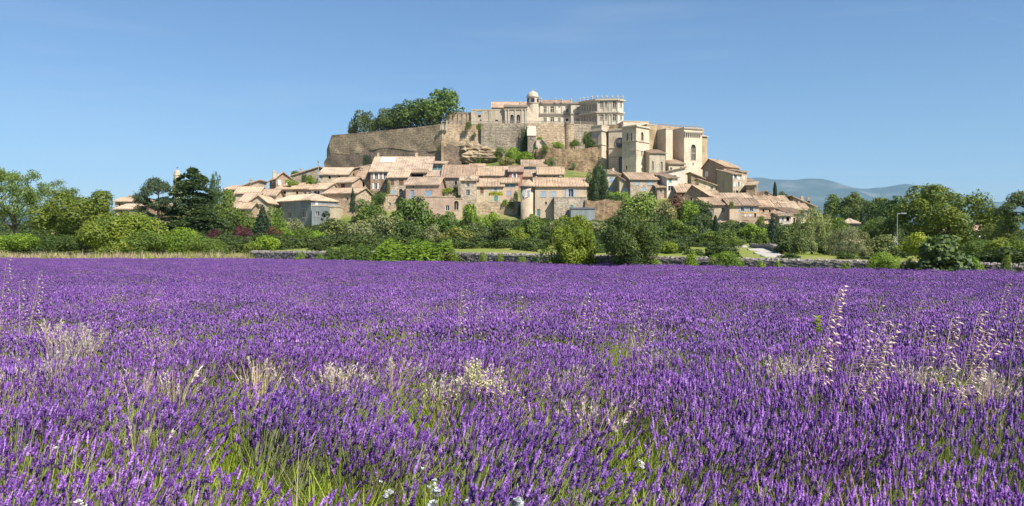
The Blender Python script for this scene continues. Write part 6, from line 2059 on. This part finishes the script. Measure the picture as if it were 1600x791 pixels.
iv = np.concatenate([ix, np.where(rg.random(900) < 0.62, rg.integers(4, 7, 900), rg.integers(7, 9, 900)), np.where(rg.random(420) < 0.4, rg.integers(4, 7, 420), rg.integers(7, 9, 420))])
ax_, ay_ = np.concatenate([x, vx, wq[:, 0]]), np.concatenate([y, vy, wq[:, 1]])
az_ = ground(ax_, ay_)
scatter('dry_grass', 'straw-coloured dry grass along the field edge and scattered in it', DRY, np.stack([ax_, ay_, az_], 1), iv, np.stack([rg.normal(0, 0.1, len(ax_)), rg.normal(0.08, 0.12, len(ax_)), rg.uniform(0, 6.28, len(ax_))], 1), sv)


# undergrowth: the mass of scrub and brambles on the slope under the houses
def scrub(k):
    rg = np.random.default_rng(200 + k)
    p, nr, _ = crown_points('bush', 1500, rg)
    V, Fq = leaves_from(p * np.array([1, 1, 2.0]), nr, 0.1 * rg.uniform(0.6, 1.4, len(p)), 0.6, None, 0.6, rg)
    V[:, 2] = np.maximum(V[:, 2] * 0.5, 0)
    return fast_mesh('scrub', V, Fq, ['undergrowth'], rg.random(len(p)))


rg = np.random.default_rng(50)
n_ = 3400
uy = np.concatenate([rg.uniform(78, 214, 2500), rg.uniform(40, 90, 900)])
ux = (rg.uniform(-60, 1660, n_) - 800) / F * uy
upx = ux / uy * F + 800
bh = behind(ux, uy)
strip = ((upx > 380) & (upx < 475)) | ((upx > 740) & (upx < 800)) | ((upx > 1130) & (upx < 1220))
strip = strip & (upx > 375)
dens = np.where(bh < 11, np.where(strip | ((upx > 845) & (upx < 1035)), 0.03, 0.9), 1.0) * np.where((uy < 118) & (vnoise(ux, uy, 16, 61) < 0.62), 0.12, 1.0)
dens = np.where((upx > 1130) & (upx < 1225) & (uy < 135), 0, dens)
dens = np.where((upx > 395) & (upx < 520) & (uy > 200), 0, dens)
keep = (rg.random(n_) < dens) & (bh > 1.6)
ux, uy = ux[keep], uy[keep]
scatter('undergrowth', 'mass of scrub and brambles covering the slope under the village', [scrub(k) for k in range(4)], np.stack([ux, uy, ground(ux, uy) - 0.2], 1), rg.integers(0, 4, len(ux)), np.stack([0 * ux, 0 * ux, rg.uniform(0, 6.28, len(ux))], 1), rg.uniform(1.1, 2.6, len(ux)) * np.clip(uy / 150, 0.5, 1.15))


# ---- single plants that stand out of the lavender
def curve_pts(p0, lean, h, n=7):
    return [Vector((p0[0] + lean * (i / n) ** 2, p0[1], p0[2] + h * (i / n))) for i in range(n + 1)]


def wild_oat(label, px, ytop, Y, lean=0.15, dens=1.0, stems=1, frac=0.42):
    rs = random.Random(int(px * 13 + ytop))
    q = P(px, ytop, Y)
    lean *= 2.0
    rt = root('wild_oat', (q.x - lean, Y, 0), label, 'wild oat', 'wild oat stalks in the lavender')
    m = MB()
    V, Fq, RN = [], [], []
    for sidx in range(stems):
        l2 = lean + (rs.uniform(-0.12, 0.12) if sidx else 0)
        h = q.z * (1 if not sidx else rs.uniform(0.8, 0.97))
        off = rs.uniform(-0.05, 0.05) if sidx else 0
        pts = curve_pts((off, rs.uniform(-0.05, 0.05) if sidx else 0, 0), l2, h)
        for a, b in zip(pts, pts[1:]):
            m.tube(a, b, 0.0017, 0.0014, 4)
        nsp = int(20 * dens)
        for i in range(nsp):
            t = 1 - frac * (i / nsp)
            k = min(int(t * 7), 6)
            f = t * 7 - k
            base = pts[k].lerp(pts[k + 1], f)
            az = rs.gauss(0, 1.1)
            ln = (0.012 + 0.06 * (1 - t) / frac) * rs.uniform(0.5, 1.2)
            end = base + Vector((math.cos(az) * ln + 0.02, math.sin(az) * ln, -0.2 * ln + 0.012))
            m.tube(base, end, 0.0009, 0.0007, 3)
            sp = rs.uniform(0.034, 0.056)
            dr = Vector((rs.uniform(0.1, 1.0), rs.uniform(-0.4, 0.4), rs.uniform(-0.7, 0.15))).normalized()
            sd = dr.cross(Vector((rs.uniform(-1, 1), 1, 0.2))).normalized() * sp * 0.15
            up = dr.cross(sd).normalized() * sp * 0.13
            mid = end + dr * sp * 0.4
            b0 = len(V)
            V += [end, mid + sd, mid + up, mid - sd, mid - up, end + dr * sp]
            for u in range(4):
                a, b = b0 + 1 + u, b0 + 1 + (u + 1) % 4
                Fq += [(b0, a, b), (b0 + 5, b, a)]
            RN += [rs.random()] * 8
    m.build('stalk', 'straw', rt)
    tag(link('spikelets', fast_mesh('spikelets', V, Fq, ['oat'], RN), rt), kind='stuff')
    return rt


for lab, px, yt, Y, le, de, st in [
        ('tall wild oat arching highest out of the lavender', 1312, 450, 5.2, 0.13, 2.3, 1), ('wild oat bending left of the oat cluster', 1352, 498, 5.6, 0.1, 0.9, 1), ('thin oat tip behind the oat cluster', 1376, 480, 6.6, 0.12, 0.6, 1),
        ('wide wild oat cluster with many pale spikelets', 1385, 503, 5.6, 0.16, 1.3, 2), ('short oat at the edge of the wide cluster', 1394, 508, 6.0, 0.08, 0.7, 1), ('slender upright oat between the two oat clusters', 1446, 511, 5.6, 0.02, 0.7, 1),
        ('bushy upright wild oat with dense pale head', 1487, 499, 5.6, 0.06, 2.0, 1), ('tall pair of wild oats leaning together', 1530, 488, 5.7, 0.1, 1.5, 2), ('oat stalk drooping far to the side', 1563, 532, 5.5, 0.26, 0.9, 1),
        ('distant small oat near the eastern edge', 1572, 444, 9.0, 0.08, 0.8, 1), ('oat cut by the eastern picture edge', 1599, 458, 7.5, 0.08, 0.8, 1), ('tiny distant oat above the wide cluster', 1440, 470, 10, 0.1, 0.5, 1),
        ('tall oat near the western picture edge', 10, 408, 9.5, 0.05, 0.8, 1), ('oat pair next to the western edge oat', 62, 424, 10, 0.08, 0.6, 2), ('oat left of the dry reed clump', 30, 440, 10, 0.0, 0.6, 1), ('distant spreading oat above the straw patch', 180, 450, 11, 0.12, 0.5, 1), ('tiny far oat pair in the western lavender', 240, 437, 14, 0.15, 0.7, 2),
        ('oat pair standing left of the field centre', 722, 444, 9.5, 0.02, 0.4, 2), ('short oat right of the centre pair', 748, 468, 9.0, 0.04, 0.6, 1), ('slim oat in the middle of the field', 809, 464, 8.8, 0.0, 0.45, 1), ('faint oat leaning right of the middle oat', 918, 453, 9.2, 0.12, 0.6, 1), ('small oat hook further right of the middle', 932, 471, 9.2, 0.1, 0.6, 1), ('oat with several drooping heads right of centre', 1000, 460, 8.6, 0.06, 0.4, 2), ('oat leaning beside the many-headed oat', 1024, 485, 8.0, 0.12, 0.45, 1)]:
    wild_oat(lab, px, yt, Y, le, de, st)


def dry_clump(label, px, py, Y, w, top, plume, cat='grass clump', name='dry_grass_clump', mat='grass_dry'):
    """tussock of bleached grass: px, py of its middle, w half-width in pixels, top row"""
    rs = random.Random(int(px))
    c_ = P(px, py, Y)
    hw = w / F * Y
    ht = zat(top, Y)
    rt = root(name, (c_.x, Y, 0), label, cat, 'bleached grass tussocks in the lavender')
    rg = np.random.default_rng(int(px) + 3)
    VV, FF, RN = [], [], []
    nv = 0
    nb = int(18 + w * 1.5)
    tips = []
    for i in range(nb):
        x0 = rg.normal(0, hw * 0.4)
        y0 = rg.normal(0, hw * 0.35)
        az = rg.uniform(0, 6.28)
        lean_ = np.array([x0 * 0.8 + rg.normal(0.05, 0.11), rg.normal(0, 0.08), 0])
        h = ht * rg.uniform(0.8, 1.04)
        sd = np.array([math.cos(az), math.sin(az), 0]) * 0.0026
        p = [np.array([x0, y0, 0]) + lean_ * (t ** 2) + np.array([0, 0, h * (t - 0.06 * t ** 3)]) for t in (0, 0.5, 0.8, 1)]
        VV.append(np.array([p[0] - sd, p[0] + sd, p[1] + sd, p[1] - sd, p[2] + sd * 0.8, p[2] - sd * 0.8, p[3] + sd * 0.3, p[3] - sd * 0.3]))
        FF.append(np.array([[0, 1, 2, 3], [3, 2, 4, 5], [5, 4, 6, 7]]) + nv)
        nv += 8
        r_ = rg.random(); RN += [r_] * 3
        tips.append((p[2], p[3]))
    o = link('blades', fast_mesh('blades', np.concatenate(VV), np.concatenate(FF), [mat], RN), rt)
    VV, FF, RN = [], [], []
    nv = 0
    for a, b in tips:
        if rg.random() > plume:
            continue
        ax = (b - a) / (np.linalg.norm(b - a) + 1e-6)
        for k in range(18):
            c0_ = b - ax * (0.115 * rg.random() - 0.01) + rg.normal(0, 0.004, 3)
            d_ = rg.normal(0, 0.32, 3) + ax
            d_ /= np.linalg.norm(d_)
            ln = rg.uniform(0.02, 0.038)
            sd = np.cross(d_, rg.normal(0, 1, 3)); sd = sd / np.linalg.norm(sd) * 0.0045
            VV.append(np.array([c0_, c0_ + d_ * ln * 0.5 + sd, c0_ + d_ * ln, c0_ + d_ * ln * 0.5 - sd]))
            FF.append(np.array([[0, 1, 2, 3]]) + nv); nv += 4
            RN.append(rg.random())
    if VV:
        tag(link('plumes', fast_mesh('plumes', np.concatenate(VV), np.concatenate(FF), ['oat'], RN), rt), kind='stuff')
    return rt


for lab, px, py, Y, w, top, pl in [
        ('tall bleached reed-like clump at the west with upright plumes', 90, 525, 8.4, 26, 498, 0.9), ('smaller bleached clump leaning beside the tall one', 126, 525, 8.6, 12, 508, 0.9), ('low straw tuft under the tall bleached clump', 82, 560, 7.0, 14, 545, 0.6),
        ('straw tuft between western clump and centre', 212, 590, 6.8, 8, 568, 0.3), ('second straw tuft with curled tops', 272, 590, 6.6, 8, 570, 0.3), ('wide pale tussock left of the flattened straw', 400, 575, 7.0, 20, 556, 0.6), ('flattened pinkish straw patch left of the cream flowers', 530, 585, 6.8, 32, 563, 0.8),
        ('small straw tussock near the flattened patch', 605, 572, 7.2, 12, 558, 0.5), ('straw wisp just left of the cream flowers', 685, 600, 6.4, 10, 585, 0.6), ('straw wisp right of the cream flowers', 880, 580, 6.9, 14, 570, 0.6), ('faint straw tussock below the tall arching oat', 1222, 570, 6.9, 22, 552, 0.8), ('straw heads under the pair of leaning oats', 1540, 592, 6.2, 20, 574, 0.8), ('straw wisp low at the oat cluster', 1430, 600, 6.2, 8, 560, 0.8), ('small curled straw near the western rows', 20, 585, 6.8, 10, 570, 0.6), ('far straw fleck in the western lavender', 245, 535, 9.5, 12, 526, 0.5), ('straw arching over the lavender at lower left', 215, 665, 4.9, 8, 648, 0.2), ('straw tuft right of centre in mid field', 1030, 545, 7.6, 12, 538, 0.7), ('pale stalks near the lower centre rows', 915, 640, 5.3, 6, 618, 0.9)]:
    dry_clump(lab, px, py, Y, w, top, pl)

# pale cream flowering plant in the middle
cf = root('cream_flower_plant', (P(742, 0, 6.5).x, 6.5, 0), 'loose clump of cream-yellow flower stalks in the middle of the field', 'flower clump')
rg = np.random.default_rng(77)
m = MB()
VV, FF, RN = [], [], []
nv = 0
for i in range(120):
    bx, by = rg.normal(0, 0.06), rg.normal(0, 0.06)
    top = np.array([bx * 2.4 + rg.normal(0.02, 0.05), by * 2.2, zat(566, 6.5) * rg.uniform(0.8, 1.05) - 0.9 * abs(bx)])
    m.tube((bx, by, 0.05), tuple(top), 0.002, 0.0014, 3)
    dr = top - np.array([bx, by, 0.05])
    dr /= np.linalg.norm(dr)
    for k in range(12):
        c0_ = top - dr * 0.075 * rg.random() + rg.normal(0, 0.006, 3)
        nrm = rg.normal(0, 1, 3); nrm /= np.linalg.norm(nrm)
        t1 = dr + rg.normal(0, 0.5, 3); t1 -= nrm * (t1 @ nrm); t1 /= np.linalg.norm(t1)
        t2 = np.cross(nrm, t1)
        s_ = rg.uniform(0.007, 0.013)
        VV.append(np.array([c0_ - t1 * s_, c0_ + t2 * s_ * 0.45, c0_ + t1 * s_, c0_ - t2 * s_ * 0.45])); FF.append(np.array([[0, 1, 2, 3]]) + nv); nv += 4
        RN.append(rg.random())
m.build('stems', 'lavender_stem', cf)
link('blossoms', fast_mesh('blossoms', np.concatenate(VV), np.concatenate(FF), ['cream_flower'], RN), cf)

# white blossoms close to the camera
for lab, px, py, Y, s in [
        ('white blossom lowest in the middle of the near rows', 608, 771, 3.35, 1.0), ('large white blossom on the bottom picture edge', 806, 784, 3.25, 1.25), ('upper white blossom of the centre column', 680, 752, 3.5, 0.8), ('middle white blossom of the centre column', 683, 766, 3.42, 0.9), ('low white blossom of the centre column', 679, 786, 3.3, 1.0), ('white blossom left of the largest one', 729, 785, 3.3, 0.7), ('small white blossom at the bottom left rows', 122, 785, 3.3, 0.8), ('thin white bud cluster in the western near rows', 87, 702, 4.0, 0.7), ('small white blossom above the centre column', 660, 733, 3.65, 0.6), ('faint white blossom right of centre', 1000, 722, 3.75, 0.8), ('small pale blossom between centre and left column', 595, 754, 3.5, 0.5)]:
    q = P(px, py, Y)
    wf = root('white_flower', (q.x, Y, 0), lab, 'flower', 'white flowers in the lavender')
    m = MB()
    m.tube((0, 0, 0), (0.02, 0, q.z * 0.6), 0.002, 0.002, 4)
    m.tube((0.02, 0, q.z * 0.6), (0, 0, q.z), 0.002, 0.0015, 4)
    m.build('stem', 'lavender_stem', wf)
    rg = np.random.default_rng(int(px))
    for hd in range(3 if s > 0.75 else 1):
        VV, FF, RN = [], [], []
        nv = 0
        oc = np.array([rg.normal(0, 0.013) * min(hd, 1), rg.normal(0, 0.012) * min(hd, 1), q.z - 0.014 * hd])
        for ring_, (np_, ln, el) in enumerate(((6, 0.022, 0.5), (6, 0.02, 0.85), (4, 0.015, 1.25))):
            for k in range(np_):
                a = 2 * math.pi * k / np_ + ring_ * 0.4 + rg.normal(0, 0.35)
                el_ = el + rg.normal(0, 0.3)
                ln_ = ln * rg.uniform(0.6, 1.25)
                d_ = np.array([math.cos(a) * math.cos(el_), math.sin(a) * math.cos(el_), math.sin(el_)])
                sd = np.array([-math.sin(a), math.cos(a), rg.normal(0, 0.4)]) * ln_ * 0.42 * s
                L2 = ln_ * s
                VV.append(np.array([oc, oc + d_ * L2 * 0.6 + sd, oc + d_ * L2 + np.array([0, 0, -0.002]), oc + d_ * L2 * 0.6 - sd])); FF.append(np.array([[0, 1, 2, 3]]) + nv); nv += 4
                RN.append(rg.random())
        link('blossom', fast_mesh('blossom', np.concatenate(VV), np.concatenate(FF), ['white_petal'], RN), wf)

# leafy green weed beside the tall oat
q = P(1278, 496, 5.2)
gw = root('leafy_weed', (q.x - 0.03, 5.2, 0), 'bright green leafy weed standing beside the tall arching oat', 'weed')
m = MB()
m.tube((0, 0, 0), (0.02, 0, q.z * 0.6), 0.0026, 0.0024, 5)
m.tube((0.02, 0, q.z * 0.6), (0.03, 0, q.z), 0.0024, 0.0016, 5)
m.build('stem', 'lavender_stem', gw)
rg = np.random.default_rng(9)
VV, FF, RN = [], [], []
for k in range(26):
    z_ = q.z - 0.1 * k / 25
    a = k * 2.4
    d_ = np.array([math.cos(a) * 0.85, math.sin(a) * 0.85, 0.45])
    sd = np.array([-math.sin(a), math.cos(a), 0]) * 0.017
    oc = np.array([0.03, 0, z_])
    ln = rg.uniform(0.03, 0.06)
    VV.append(np.array([oc, oc + d_ * ln * 0.5 + sd, oc + d_ * ln, oc + d_ * ln * 0.5 - sd])); FF.append(np.array([[0, 1, 2, 3]]) + 4 * k); RN.append(rg.random())
link('leaves', fast_mesh('leaves', np.concatenate(VV), np.concatenate(FF), ['grass_green'], RN), gw)

# vapour trails crossing the upper sky
for lab, pts in (('faint long vapour trail at the top of the sky, longer streak', [(1470, 8), (1540, 27), (1640, 50)]), ('faint short vapour trail beside the longer one', [(1340, 26), (1400, 19), (1455, 13)])):
    Yc = 12500.0
    ct = root('vapour_trail', tuple(P(*pts[1], Yc)), lab, 'vapour trail', 'vapour trails in the sky')
    m = MB()
    for a, b in zip(pts, pts[1:]):
        m.tube(P(*a, Yc), P(*b, Yc), 4.0, 4.0, 8)
    m.build('streak', 'vapour', ct, (0, 0, 0))
